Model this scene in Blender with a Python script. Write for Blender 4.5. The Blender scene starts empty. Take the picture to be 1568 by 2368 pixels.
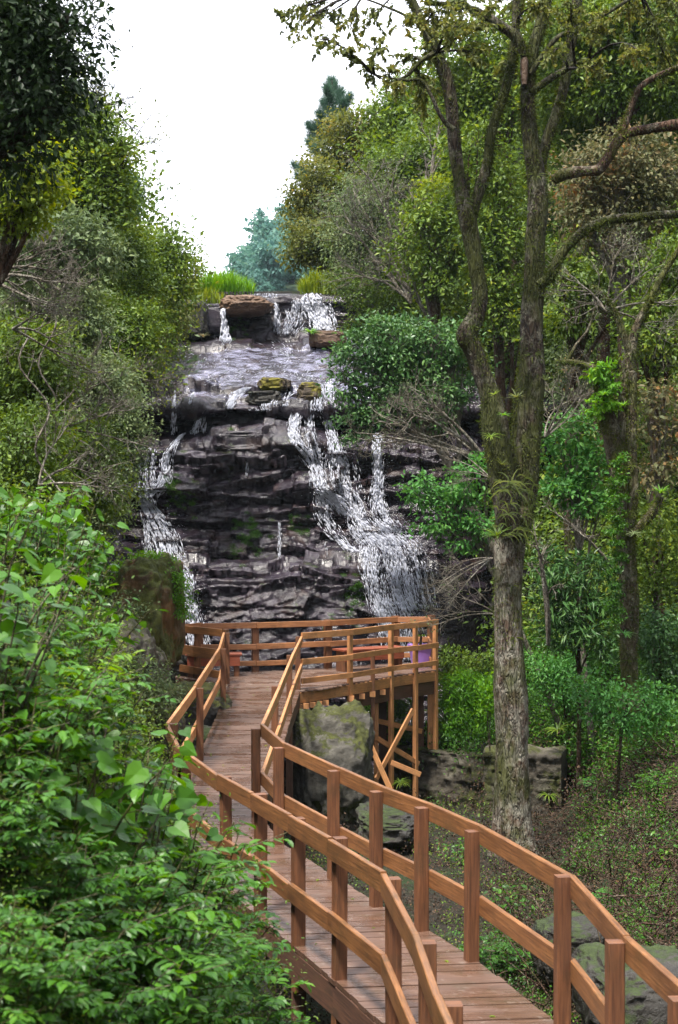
import bpy, math, random
import numpy as np
from mathutils import Vector
from mathutils.bvhtree import BVHTree

rng = np.random.default_rng(11)
random.seed(11)
sc = bpy.context.scene

# ------------------------------------------------------------------ camera
CAMZ = 3.2
cam = bpy.data.cameras.new('camera'); camo = bpy.data.objects.new('camera', cam)
sc.collection.objects.link(camo); sc.camera = camo
camo.location = (0, 0, CAMZ); camo.rotation_euler = (math.radians(90), 0, 0)
cam.sensor_fit = 'VERTICAL'; cam.sensor_height = 24; cam.lens = 24 * 3500 / 2367
cam.clip_start = 0.1; cam.clip_end = 3000
cam.dof.use_dof = True; cam.dof.focus_distance = 24; cam.dof.aperture_fstop = 4.5

# ------------------------------------------------------------------ world, sun, exposure
w = bpy.data.worlds.new('World'); sc.world = w; w.use_nodes = True
nt = w.node_tree; nt.nodes.clear()
out = nt.nodes.new('ShaderNodeOutputWorld'); bg = nt.nodes.new('ShaderNodeBackground')
sky = nt.nodes.new('ShaderNodeTexSky'); sky.sky_type = 'NISHITA'; sky.sun_disc = False
sky.sun_elevation = math.radians(65); sky.sun_rotation = math.radians(205)
hs = nt.nodes.new('ShaderNodeHueSaturation'); hs.inputs['Saturation'].default_value = 0.15
mx = nt.nodes.new('ShaderNodeMix'); mx.data_type = 'RGBA'; mx.inputs[0].default_value = 0.9
mx.inputs[7].default_value = (13.5, 13.9, 15.2, 1)
nt.links.new(sky.outputs[0], hs.inputs['Color']); nt.links.new(hs.outputs[0], mx.inputs[6])
# overcast: sky brightest over the falls, dimmed behind the viewer to weaken frontal light
tc = nt.nodes.new('ShaderNodeTexCoord'); sx = nt.nodes.new('ShaderNodeSeparateXYZ'); mr = nt.nodes.new('ShaderNodeMapRange')
mr.inputs['From Min'].default_value = -.5; mr.inputs['From Max'].default_value = .7; mr.inputs['To Min'].default_value = .6; mr.inputs['To Max'].default_value = 1.12
cn = nt.nodes.new('ShaderNodeTexNoise'); cn.inputs['Scale'].default_value = 2.2; cn.inputs['Detail'].default_value = 4
ma = nt.nodes.new('ShaderNodeMath'); ma.operation = 'MULTIPLY_ADD'; ma.inputs[1].default_value = .25
nt.links.new(tc.outputs['Generated'], sx.inputs[0]); nt.links.new(tc.outputs['Generated'], cn.inputs['Vector'])
nt.links.new(cn.outputs[0], ma.inputs[0]); nt.links.new(sx.outputs[1], ma.inputs[2]); nt.links.new(ma.outputs[0], mr.inputs['Value'])
vm = nt.nodes.new('ShaderNodeMix'); vm.data_type = 'RGBA'; vm.blend_type = 'MULTIPLY'; vm.inputs[0].default_value = 1
nt.links.new(mx.outputs[2], vm.inputs[6]); nt.links.new(mr.outputs[0], vm.inputs[7])
nt.links.new(vm.outputs[2], bg.inputs[0]); bg.inputs[1].default_value = 0.1
nt.links.new(bg.outputs[0], out.inputs[0])
sun = bpy.data.lights.new('sun', 'SUN'); so = bpy.data.objects.new('sun', sun); sc.collection.objects.link(so)
sun.energy = 4.6; sun.angle = math.radians(9); sun.color = (1, .95, .86)
so.rotation_euler = (math.radians(20), math.radians(-14), 0)
sc.view_settings.view_transform = 'Standard'; sc.view_settings.look = 'None'
sc.view_settings.exposure = 0.9; sc.view_settings.gamma = 1
sc.render.engine = 'CYCLES'
sc.cycles.max_bounces = 6; sc.cycles.diffuse_bounces = 3; sc.cycles.glossy_bounces = 2
sc.cycles.transmission_bounces = 3; sc.cycles.transparent_max_bounces = 6; sc.cycles.volume_bounces = 0
sc.cycles.caustics_reflective = False; sc.cycles.caustics_refractive = False
sc.cycles.sample_clamp_indirect = 6

# ------------------------------------------------------------------ helpers
F = 3500.0
def P(x, y, d):
    return np.array([(x - 784) / F * d, d, CAMZ - (y - 1183) / F * d])
def nrm(a):
    return a / np.maximum(np.linalg.norm(a, axis=-1, keepdims=True), 1e-9)
def lerp(a, b, t): return a + (b - a) * t
def sstep(t): t = np.clip(t, 0, 1); return t * t * (3 - 2 * t)

def _h(i, j, k, s):
    n = (i.astype(np.int64) * 374761393 + j.astype(np.int64) * 668265263 + k.astype(np.int64) * 2147483647 + s * 974634777) & 0xffffffff
    n = ((n ^ (n >> 13)) * 1274126177) & 0xffffffff
    n = ((n ^ (n >> 16)) * 2246822519) & 0xffffffff
    return ((n ^ (n >> 15)) & 0xffffff) / float(0xffffff)
def vn(x, y, z, s=0):
    x, y, z = np.broadcast_arrays(np.asarray(x, float), np.asarray(y, float), np.asarray(z, float))
    fx, fy, fz = np.floor(x), np.floor(y), np.floor(z)
    u, v, w_ = [t * t * (3 - 2 * t) for t in (x - fx, y - fy, z - fz)]
    i, j, k = fx.astype(np.int64), fy.astype(np.int64), fz.astype(np.int64)
    r = 0
    for a in (0, 1):
        for b in (0, 1):
            for c in (0, 1):
                r = r + _h(i + a, j + b, k + c, s) * (u if a else 1 - u) * (v if b else 1 - v) * (w_ if c else 1 - w_)
    return r * 2 - 1
def fbm(x, y, z, o=4, s=0, g=.5):
    r = 0; a = 1; t = 0
    for q in range(o):
        r = r + a * vn(x, y, z, s + q * 7); t += a; a *= g
        x = x * 2.03 + 3.1; y = y * 2.03 + 1.7; z = z * 2.03 + 5.3
    return r / t

class MB:
    def __init__(s): s.V = []; s.Fq = []; s.Ft = []; s.n = 0; s.uv = []; s.has_uv = False
    def add(s, V, Q=None, T=None, uv=None):
        V = np.asarray(V, float).reshape(-1, 3)
        if Q is not None and len(Q): s.Fq.append(np.asarray(Q) + s.n)
        if T is not None and len(T): s.Ft.append(np.asarray(T) + s.n)
        s.V.append(V); s.n += len(V)
        if uv is not None: s.has_uv = True; s.uv.append(np.asarray(uv, float))
    def build(s, name, mat, parent=None, smooth=True, origin=None, mats=None):
        V = np.concatenate(s.V) if s.V else np.zeros((0, 3))
        Q = np.concatenate(s.Fq) if s.Fq else np.zeros((0, 4), int)
        T = np.concatenate(s.Ft) if s.Ft else np.zeros((0, 3), int)
        if parent is not None: o0 = np.array(parent.location)
        elif origin is not None: o0 = np.asarray(origin, float)
        else: o0 = np.zeros(3)
        me = bpy.data.meshes.new(name)
        me.vertices.add(len(V)); me.vertices.foreach_set('co', (V - o0).astype(np.float32).ravel())
        li = np.concatenate([Q.ravel(), T.ravel()]).astype(np.int32)
        me.loops.add(len(li)); me.loops.foreach_set('vertex_index', li)
        npol = len(Q) + len(T)
        me.polygons.add(npol)
        st = np.concatenate([np.arange(len(Q)) * 4, len(Q) * 4 + np.arange(len(T)) * 3]).astype(np.int32)
        me.polygons.foreach_set('loop_start', st)
        if s.has_uv:
            uvv = np.concatenate(s.uv); l = me.uv_layers.new(name='UVMap')
            l.data.foreach_set('uv', uvv[li].astype(np.float32).ravel())
        me.polygons.foreach_set('use_smooth', np.full(npol, smooth))
        me.update(calc_edges=True)
        me.materials.append(mat)
        o = bpy.data.objects.new(name, me); sc.collection.objects.link(o)
        if parent is not None: o.parent = parent
        else: o.location = o0
        return o

def tag(o, label=None, cat=None, group=None, kind=None):
    if label: o['label'] = label
    if cat: o['category'] = cat
    if group: o['group'] = group
    if kind: o['kind'] = kind
    return o
def thing(name, label, cat, loc, group=None):
    o = bpy.data.objects.new(name, None); sc.collection.objects.link(o)
    o.location = tuple(float(v) for v in loc); o.empty_display_size = .1
    return tag(o, label, cat, group)
def dup(root, loc, rz=0, s=1, label=None):
    r = root.copy(); sc.collection.objects.link(r); r.location = tuple(float(v) for v in loc)
    r.rotation_euler = (0, 0, rz); r.scale = (s, s, s)
    if label: r['label'] = label
    for ch in list(root.children):
        c = ch.copy(); sc.collection.objects.link(c); c.parent = r
    return r

def smooth_line(pts, n=6):
    """Catmull-Rom through rows (any number of columns)."""
    p = np.asarray(pts, float)
    if len(p) < 3: 
        t = np.linspace(0, 1, n + 1)[:, None]; return p[0] * (1 - t) + p[-1] * t
    q = np.vstack([2 * p[0] - p[1], p, 2 * p[-1] - p[-2]])
    o_ = []
    for i in range(1, len(q) - 2):
        t = np.linspace(0, 1, n, endpoint=False)[:, None]
        a, b, c, d = q[i - 1], q[i], q[i + 1], q[i + 2]
        o_.append(.5 * (2 * b + (c - a) * t + (2 * a - 5 * b + 4 * c - d) * t ** 2 + (3 * b - a - 3 * c + d) * t ** 3))
    o_.append(p[-1][None]); return np.vstack(o_)

def tube(mb, pts, rad, sides=6, bump=0, seed=0, cap=True):
    pts = np.asarray(pts, float); n = len(pts); rad = np.broadcast_to(np.asarray(rad, float), (n,))
    T = nrm(np.gradient(pts, axis=0))
    ref = np.array([0.3, .95, .1]) if abs(T[0][2]) > .5 else np.array([.1, .1, .99])
    A = nrm(np.cross(T, ref)); B = np.cross(T, A)
    a = np.linspace(0, 2 * math.pi, sides, endpoint=False)
    ring = np.cos(a)[None, :, None] * A[:, None] + np.sin(a)[None, :, None] * B[:, None]
    rr = rad[:, None].repeat(sides, 1)
    if bump:
        q = pts[:, None] + ring * rad[:, None, None]
        rr = rr * (1 + bump * fbm(q[..., 0] * 5, q[..., 1] * 5, q[..., 2] * 2.2, 3, seed)
                   + bump * .35 * fbm(q[..., 0] * 22, q[..., 1] * 22, q[..., 2] * 5, 2, seed + 5))
    V = (pts[:, None] + ring * rr[..., None]).reshape(-1, 3)
    i = np.arange(n - 1)[:, None] * sides; j = np.arange(sides)[None]; k = (j + 1) % sides
    Q = np.stack([i + j, i + k, i + sides + k, i + sides + j], -1).reshape(-1, 4)
    mb.add(V, Q)
    if cap:
        mb.add(np.vstack([V[-sides:], pts[-1] + T[-1] * rad[-1] * .5]), None, [[j_, (j_ + 1) % sides, sides] for j_ in range(sides)])

BOXF = np.array([[0, 3, 2, 1], [4, 5, 6, 7], [0, 1, 5, 4], [1, 2, 6, 5], [2, 3, 7, 6], [3, 0, 4, 7]])
def board(mb, p0, p1, wid, hei, up=(0, 0, 1), seg=1, j=0):
    """straight timber from p0 to p1: WID across, HEI along UP, split-vertex box with uv along the grain"""
    p0 = np.asarray(p0, float); p1 = np.asarray(p1, float); L = np.linalg.norm(p1 - p0)
    X = (p1 - p0) / L; up = np.asarray(up, float); up = nrm(up - X * (up @ X)); Y = np.cross(up, X)
    c = min(.005, wid * .12)
    u0 = random.random() * 50; v0 = random.random() * 50
    hw, hh = wid / 2, hei / 2
    prof = np.array([[-hw + c, -hh], [hw - c, -hh], [hw, -hh + c], [hw, hh - c], [hw - c, hh], [-hw + c, hh], [-hw, hh - c], [-hw, -hh + c]])
    per = np.cumsum([0] + [np.linalg.norm(prof[(i + 1) % 8] - prof[i]) for i in range(8)])
    for a in range(8):
        b = (a + 1) % 8
        V = [p0 + Y * prof[a][0] + up * prof[a][1], p0 + Y * prof[b][0] + up * prof[b][1],
             p1 + Y * prof[b][0] + up * prof[b][1], p1 + Y * prof[a][0] + up * prof[a][1]]
        mb.add(V, [[0, 3, 2, 1]], uv=[[u0, v0 + per[a]], [u0, v0 + per[a + 1]], [u0 + L, v0 + per[a + 1]], [u0 + L, v0 + per[a]]])
    for p_, s_ in ((p0, 0), (p1, 1)):
        V = [p_ + Y * q[0] + up * q[1] for q in prof]
        uv = [[u0 + q[0] * .3, v0 + q[1]] for q in prof]
        Qf = [[0, 1, 2, 7], [7, 2, 3, 6], [6, 3, 4, 5]]
        if s_: Qf = [f[::-1] for f in Qf]
        mb.add(V, Qf, uv=uv)
def sweep(mb, pts, wid, hei):
    """a plank on edge bent along PTS (list of 3D points, z = centre)"""
    pts = np.asarray(pts, float); n = len(pts)
    T = nrm(np.gradient(pts, axis=0)); Nn = nrm(np.stack([-T[:, 1], T[:, 0], 0 * T[:, 0]], 1))
    u = np.concatenate([[0], np.cumsum(np.linalg.norm(np.diff(pts, axis=0), axis=1))]) + random.random() * 40
    v0 = random.random() * 40; U = np.array([0, 0, 1.])
    cs = [(-wid / 2, -hei / 2), (wid / 2, -hei / 2), (wid / 2, hei / 2), (-wid / 2, hei / 2)]
    for a in range(4):
        b = (a + 1) % 4
        A = pts + Nn * cs[a][0] + U * cs[a][1]; Bq = pts + Nn * cs[b][0] + U * cs[b][1]
        V = np.vstack([A, Bq]); i = np.arange(n - 1)
        uv = np.vstack([np.stack([u, np.full(n, v0 + a * .2)], 1), np.stack([u, np.full(n, v0 + a * .2 + (wid if a % 2 == 0 else hei))], 1)])
        mb.add(V, np.stack([i, i + n, i + n + 1, i + 1], 1)[:, ::-1], uv=uv)
    for e in (0, n - 1):
        V = [pts[e] + Nn[e] * c_[0] + U * c_[1] for c_ in cs]
        mb.add(V, [[0, 1, 2, 3]], uv=[[u[e], v0], [u[e], v0 + wid], [u[e] + .02, v0 + wid], [u[e] + .02, v0]])

# leaf templates: vertices (x along, y across, z up), faces
LT = {
 'rhomb': (np.array([[0, 0, 0], [.45, .26, .05], [1, 0, -.08], [.45, -.26, .05]]), np.array([[0, 3, 2, 1]]), None),
 'oval': (np.array([[0, 0, 0], [.3, .24, .05], [.7, .2, .03], [1, 0, -.12], [.7, -.2, .03], [.3, -.24, .05], [.5, 0, -.02]]),
          None, np.array([[0, 6, 1], [1, 6, 2], [2, 6, 3], [0, 5, 6], [5, 4, 6], [4, 3, 6]])),
 'lance': (np.array([[0, 0, 0], [.35, .13, .03], [1, 0, -.2], [.35, -.13, .03]]), np.array([[0, 3, 2, 1]]), None),
 'heart': (np.array([[.08, 0, 0], [-.06, .22, .03], [.12, .44, .06], [.42, .45, .05], [.75, .24, 0], [1.05, 0, -.16], [.75, -.24, 0],
                     [.42, -.45, .05], [.12, -.44, .06], [-.06, -.22, .03], [.45, 0, -.05], [.75, 0, -.09]]), None,
           np.array([[0, 2, 1], [0, 10, 2], [10, 3, 2], [10, 4, 3], [10, 11, 4], [11, 5, 4], [0, 9, 8], [0, 8, 10], [10, 8, 7], [10, 7, 6], [10, 6, 11], [11, 6, 5]])),
 'needle': (np.array([[0, .02, 0], [1, 0, 0], [0, -.02, .01]]), None, np.array([[0, 1, 2]])),
}
def leaves(mb, pos, D, N, size, kind):
    V0, Q, T = LT[kind]; n = len(pos); D = nrm(D); N = nrm(N - D * (N * D).sum(1, keepdims=True)); Yv = np.cross(N, D)
    size = np.broadcast_to(np.asarray(size, float), (n,))[:, None, None]
    V = pos[:, None] + size * (V0[None, :, 0, None] * D[:, None] + V0[None, :, 1, None] * Yv[:, None] + V0[None, :, 2, None] * N[:, None])
    m = len(V0); off = (np.arange(n) * m)[:, None, None]
    mb.add(V.reshape(-1, 3), (Q[None] + off).reshape(-1, 4) if Q is not None else None, (T[None] + off).reshape(-1, 3) if T is not None else None)
def rdir(n):
    v = rng.normal(size=(n, 3)); return nrm(v)

# ------------------------------------------------------------------ materials
def newmat(name):
    m = bpy.data.materials.new(name); m.use_nodes = True; t = m.node_tree; t.nodes.clear()
    o = t.nodes.new('ShaderNodeOutputMaterial'); return m, t, o
def N_(t, typ, **kw):
    n = t.nodes.new(typ)
    for k, v in kw.items():
        if hasattr(n, k): setattr(n, k, v)
    return n
def ramp(t, stops, fac):
    r = t.nodes.new('ShaderNodeValToRGB'); e = r.color_ramp.elements
    while len(e) < len(stops): e.new(.5)
    for i, (p, c) in enumerate(stops):
        e[i].position = p; e[i].color = (*c, 1) if len(c) == 3 else c
    t.links.new(fac, r.inputs[0]); return r.outputs[0]
def noise(t, scale, detail=4, vec=None, rough=.55, dist=0):
    n = t.nodes.new('ShaderNodeTexNoise'); n.inputs['Scale'].default_value = scale; n.inputs['Detail'].default_value = detail
    n.inputs['Roughness'].default_value = rough; n.inputs['Distortion'].default_value = dist
    if vec is not None: t.links.new(vec, n.inputs['Vector'])
    return n.outputs[0]
def scaled(t, vec, s):
    m = t.nodes.new('ShaderNodeMapping'); m.inputs['Scale'].default_value = s; t.links.new(vec, m.inputs[0]); return m.outputs[0]
def mixc(t, fac, a, b, mode='MIX'):
    m = t.nodes.new('ShaderNodeMix'); m.data_type = 'RGBA'; m.blend_type = mode
    for i, v in ((0, fac), (6, a), (7, b)):
        if hasattr(v, 'is_linked'): t.links.new(v, m.inputs[i])
        else: m.inputs[i].default_value = v if i == 0 else (*v, 1)
    return m.outputs[2]
def mth(t, op, a, b=0.0):
    m = t.nodes.new('ShaderNodeMath'); m.operation = op
    for i, v in ((0, a), (1, b)):
        if hasattr(v, 'is_linked'): t.links.new(v, m.inputs[i])
        else: m.inputs[i].default_value = v
    return m.outputs[0]
def princ(t, o, col, rough, bump=None, bd=.02, bs=.5, spec=.5):
    p = t.nodes.new('ShaderNodeBsdfPrincipled')
    for k, v in (('Base Color', col), ('Roughness', rough)):
        if hasattr(v, 'is_linked'): t.links.new(v, p.inputs[k])
        else: p.inputs[k].default_value = (*v, 1) if k == 'Base Color' else v
    p.inputs['Specular IOR Level'].default_value = spec
    if bump is not None:
        b = t.nodes.new('ShaderNodeBump'); b.inputs['Distance'].default_value = bd; b.inputs['Strength'].default_value = bs
        t.links.new(bump, b.inputs['Height']); t.links.new(b.outputs[0], p.inputs['Normal'])
    if o is not None: t.links.new(p.outputs[0], o.inputs[0])
    return p
def pos(t): return t.nodes.new('ShaderNodeNewGeometry').outputs['Position']

def leaf_mat(name, stops, trans=.3, rough=.42, spec=.5, vs=.9):
    spec *= .6; trans *= 1.2; rough += .04
    m, t, o = newmat(name); g = t.nodes.new('ShaderNodeNewGeometry')
    n = noise(t, vs, 3, g.outputs['Position'])
    f = mth(t, 'ADD', mth(t, 'MULTIPLY', g.outputs['Random Per Island'], .6), mth(t, 'MULTIPLY', mth(t, 'SUBTRACT', n, .5), 1.3))
    f = mth(t, 'ADD', f, .2)
    c = ramp(t, stops, f)
    p = princ(t, None, c, rough, spec=spec)
    tr = t.nodes.new('ShaderNodeBsdfTranslucent')
    hs = t.nodes.new('ShaderNodeHueSaturation'); hs.inputs['Hue'].default_value = .475; hs.inputs['Saturation'].default_value = 1.1; hs.inputs['Value'].default_value = 1.6
    t.links.new(c, hs.inputs['Color']); t.links.new(hs.outputs[0], tr.inputs[0])
    mxs = t.nodes.new('ShaderNodeMixShader'); mxs.inputs[0].default_value = trans
    t.links.new(p.outputs[0], mxs.inputs[1]); t.links.new(tr.outputs[0], mxs.inputs[2]); t.links.new(mxs.outputs[0], o.inputs[0])
    return m
G = {
 'fore': leaf_mat('leaf fresh green', [(0, (0.020, 0.065, 0.010)), (.5, (0.047, 0.145, 0.014)), (.85, (0.092, 0.239, 0.017)), (1, (0.177, 0.304, 0.030))], .3, .36, .6),
 'fern': leaf_mat('fern green', [(0, (0.032, 0.116, 0.022)), (.6, (0.074, 0.231, 0.045)), (1, (0.168, 0.357, 0.068))], .3, .45),
 'bright': leaf_mat('leaf bright green', [(0, (0.043, 0.138, 0.011)), (.5, (0.103, 0.267, 0.018)), (1, (0.214, 0.405, 0.027))], .35, .42),
 'mid': leaf_mat('leaf mid green', [(0, (0.035, 0.070, 0.010)), (.5, (0.092, 0.164, 0.019)), (.85, (0.185, 0.266, 0.031)), (1, (0.323, 0.343, 0.035))], .25, .42),
 'dark': leaf_mat('leaf dark green', [(0, (0.005, 0.015, 0.004)), (.6, (0.014, 0.036, 0.007)), (1, (0.036, 0.071, 0.012))], .2, .45),
 'gloss': leaf_mat('leaf blue green', [(0, (0.028, 0.076, 0.022)), (.5, (0.061, 0.153, 0.040)), (1, (0.152, 0.277, 0.072))], .2, .36, .6),
 'olive': leaf_mat('leaf olive', [(0, (0.041, 0.061, 0.014)), (.5, (0.108, 0.135, 0.027)), (.9, (0.203, 0.203, 0.041)), (1, (0.405, 0.270, 0.041))], .3, .5),
 'yellow': leaf_mat('leaf yellow green', [(0, (0.068, 0.120, 0.010)), (.5, (0.162, 0.240, 0.018)), (1, (0.306, 0.340, 0.030))], .35, .5),
 'grey': leaf_mat('leaf grey green', [(0, (0.045, 0.080, 0.031)), (.5, (0.113, 0.166, 0.062)), (1, (0.226, 0.272, 0.114))], .22, .5),
 'russet': leaf_mat('leaf russet', [(0, (0.048, 0.054, 0.022)), (.4, (0.115, 0.130, 0.050)), (.75, (0.192, 0.162, 0.072)), (1, (0.336, 0.173, 0.045))], .25, .5),
 'litter': leaf_mat('dead leaf litter', [(0, (0.018, 0.012, 0.007)), (.5, (0.054, 0.033, 0.021)), (.85, (0.096, 0.060, 0.036)), (1, (0.180, 0.096, 0.030))], .1, .7),
 'moss': leaf_mat('moss tuft', [(0, (0.021, 0.033, 0.006)), (.5, (0.058, 0.083, 0.010)), (1, (0.146, 0.166, 0.022))], .2, .7),
 'far': leaf_mat('leaf distant hazed', [(0, (0.045, 0.108, 0.100)), (.5, (0.091, 0.198, 0.167)), (1, (0.183, 0.306, 0.223))], .2, .6, .3, .15),  # pale blue haze of distance put into the leaf colour
}
def bark_mat(name, base, lich, moss, mossamt=.5, lichamt=.5):
    m, t, o = newmat(name); p_ = pos(t); st = scaled(t, p_, (1, 1, .2))
    fz = mth(t, 'MULTIPLY', mth(t, 'ABSOLUTE', mth(t, 'SUBTRACT', noise(t, 13, 3, st, .6, .6), .5)), 5.0)
    n1 = noise(t, 30, 5, st); n2 = noise(t, 4.5, 8, p_, .82); n3 = noise(t, 2.1, 4, scaled(t, p_, (1, 1, .6)), .65)
    c = ramp(t, [(.0, tuple(b * .25 for b in base)), (.1, tuple(b * .7 for b in base)), (.4, base)], fz)
    c = mixc(t, n1, c, tuple(b * .6 for b in base))
    lf = ramp(t, [(.55 - .12 * lichamt, (0, 0, 0)), (.66 - .1 * lichamt, (1, 1, 1))], n2)
    c = mixc(t, mth(t, 'MULTIPLY', lf, .75), c, lich)
    mf = ramp(t, [(.62 - .25 * mossamt, (0, 0, 0)), (.72 - .2 * mossamt, (1, 1, 1))], n3)
    c = mixc(t, mth(t, 'MULTIPLY', mf, .85), c, moss)
    h = mth(t, 'ADD', mth(t, 'MULTIPLY', ramp(t, [(0, (0, 0, 0)), (.35, (1, 1, 1))], fz), .8), n1)
    princ(t, o, c, .85, h, .05, 1, .25); return m
B = {
 'limb': bark_mat('bark dark mossy limb', (.06, .042, .03), (.25, .24, .18), (.055, .065, .012), .8, .55),
 'main': bark_mat('bark mossy grey', (.13, .085, .06), (.40, .38, .31), (.06, .07, .014), .6, .95),
 'brown': bark_mat('bark brown', (.11, .06, .038), (.3, .27, .2), (.06, .07, .015), .45, .3),
 'mossy': bark_mat('bark deep moss', (.12, .09, .055), (.3, .29, .2), (.09, .10, .02), .7, .6),
 'pale': bark_mat('bark pale twig', (.27, .23, .18), (.42, .4, .34), (.14, .15, .07), .1, .6),
 'dark': bark_mat('bark dark', (.05, .035, .025), (.14, .13, .1), (.03, .04, .012), .4, .2),
}
def wood_mat(name, base, dark, rough=.6, wet=False, orange=0):
    m, t, o = newmat(name); uv = t.nodes.new('ShaderNodeUVMap').outputs[0]; g = t.nodes.new('ShaderNodeNewGeometry')
    st = scaled(t, uv, (2.2, 45, 1)); st2 = scaled(t, uv, (1.2, 5, 1))
    n1 = noise(t, 1.6, 5, st, .6, .4); n2 = noise(t, 1.3, 4, st2, .65)
    c = ramp(t, [(.3, dark), (.55, base), (.8, tuple(min(1, b * 1.35) for b in base))], n1)
    c = mixc(t, ramp(t, [(.42, (0, 0, 0)), (.7, (.75, .75, .75))], n2), c, dark)
    c = mixc(t, mth(t, 'MULTIPLY', ramp(t, [(.5, (0, 0, 0)), (.72, (1, 1, 1))], noise(t, 3.1, 6, g.outputs['Position'], .75)), .55), c, (.05, .04, .018))
    ob = noise(t, .9, 2, scaled(t, g.outputs['Position'], (.8, .8, .8)))
    val = mth(t, 'ADD', .72, mth(t, 'MULTIPLY', ob, .55))
    hs = t.nodes.new('ShaderNodeHueSaturation'); t.links.new(c, hs.inputs['Color']); t.links.new(val, hs.inputs['Value']); c = hs.outputs[0]
    r = rough
    if wet:
        wn = noise(t, 1.7, 4, scaled(t, g.outputs['Position'], (.8, 1.4, 1)), .6)
        r = ramp(t, [(.42, (.5, .5, .5)), (.58, (.1, .1, .1))], wn)
        bw = noise(t, 9, 3, uv); c = mixc(t, mth(t, 'MULTIPLY', ramp(t, [(.62, (0, 0, 0)), (.68, (1, 1, 1))], bw), .3), c, (.3, .24, .2))
    princ(t, o, c, r, n1, .004, .6, .5); return m
W = {
 'rail': wood_mat('stained rail wood shaded', (.28, .125, .048), (.11, .047, .022), .4),  # near rails' shade put into the colour as a darker brown
 'post': wood_mat('stained post wood', (.20, .082, .036), (.08, .032, .017), .55),
 'deck': wood_mat('wet deck wood', (.15, .085, .058), (.085, .046, .033), .4, True),
 'beam': wood_mat('dark beam wood', (.13, .06, .035), (.05, .025, .018), .7),
 'new': wood_mat('orange timber brightened', (.60, .29, .12), (.38, .165, .07), .5),  # pale orange posts and braces; brighter light of far rails painted in
 'red': wood_mat('red bench board', (.30, .075, .035), (.15, .04, .02), .55),
}
# rock
def rock_mat(name, cols, moss=(.03, .045, .010), mossamt=.3, rough=(.25, .6), up=.5, tint=None, bd=.05, wetup=False):
    m, t, o = newmat(name); g = t.nodes.new('ShaderNodeNewGeometry'); p_ = g.outputs['Position']
    n1 = noise(t, 1.3, 6, scaled(t, p_, (1, 1, 1.8)), .65); n2 = noise(t, 9, 6, p_, .7); n3 = noise(t, 1.7, 8, p_, .75)
    c = ramp(t, [(.3, cols[0]), (.5, cols[1]), (.68, cols[2])], n1)
    c = mixc(t, mth(t, 'MULTIPLY', n2, .7), c, tuple(v * .45 for v in cols[0]))
    if tint: c = mixc(t, mth(t, 'MULTIPLY', ramp(t, [(.52, (0, 0, 0)), (.62, (1, 1, 1))], noise(t, 1.9, 5, p_, .7)), tint[1]), c, tint[0])
    sx = t.nodes.new('ShaderNodeSeparateXYZ'); t.links.new(g.outputs['Normal'], sx.inputs[0])
    mf = mth(t, 'ADD', n3, mth(t, 'MULTIPLY', mth(t, 'ABSOLUTE', sx.outputs[2]), .12 * up))
    mf = ramp(t, [(.70 - .3 * mossamt, (0, 0, 0)), (.76 - .3 * mossamt, (1, 1, 1))], mf)
    mc = mixc(t, ramp(t, [(.35, (0, 0, 0)), (.65, (1, 1, 1))], n2), tuple(v * .45 for v in moss), tuple(v * 1.5 for v in moss))
    c = mixc(t, mf, c, mc)
    r = ramp(t, [(.35, (rough[0],) * 3), (.65, (rough[1],) * 3)], noise(t, 2.2, 4, p_))
    r2 = t.nodes.new('ShaderNodeMix'); t.links.new(mf, r2.inputs[0]); t.links.new(r, r2.inputs[2]); r2.inputs[3].default_value = .9
    rr_ = r2.outputs[0]
    if wetup:
        wm = ramp(t, [(.55, (0, 0, 0)), (.82, (1, 1, 1))], sx.outputs[2]); r3 = t.nodes.new('ShaderNodeMix'); t.links.new(wm, r3.inputs[0]); t.links.new(rr_, r3.inputs[2]); r3.inputs[3].default_value = .15; rr_ = r3.outputs[0]
    princ(t, o, c, rr_, mth(t, 'ADD', n2, mth(t, 'MULTIPLY', noise(t, 38, 4, p_, .7), .4)), bd, .8, .5); return m
R = {
 'cliff': rock_mat('wet cliff rock', [(.010, .007, .011), (.029, .021, .031), (.074, .058, .080)], mossamt=.22, rough=(.10, .30), tint=((.07, .04, .024), .3), wetup=True, bd=.035),
 'tan': rock_mat('tan sandstone', [(.07, .04, .025), (.19, .11, .065), (.36, .24, .16)], mossamt=.05, rough=(.5, .8)),
 'lichen': rock_mat('lichen rock', [(.04, .03, .02), (.10, .07, .045), (.17, .13, .08)], moss=(.16, .14, .02), mossamt=.65, rough=(.5, .8)),
 'mossy': rock_mat('mossy boulder', [(.035, .03, .028), (.075, .065, .055), (.13, .115, .10)], moss=(.055, .06, .010), mossamt=.5, rough=(.5, .85), up=1.6),
 'damp': rock_mat('damp boulder', [(.013, .011, .009), (.034, .029, .023), (.07, .062, .05)], mossamt=.36, rough=(.35, .6), up=1.2),
 'white': rock_mat('pale lichen rock', [(.05, .045, .04), (.12, .11, .09), (.32, .30, .25)], moss=(.05, .055, .010), mossamt=.42, rough=(.6, .9), up=1.8),
 'ochre': rock_mat('ochre earth bank', [(.04, .025, .012), (.13, .07, .02), (.24, .12, .035)], moss=(.06, .07, .01), mossamt=.78, rough=(.7, .95)),
 'wall': rock_mat('mossy stone wall', [(.03, .025, .018), (.09, .075, .055), (.22, .2, .15)], moss=(.045, .05, .010), mossamt=.62, rough=(.7, .95)),
}
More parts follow.
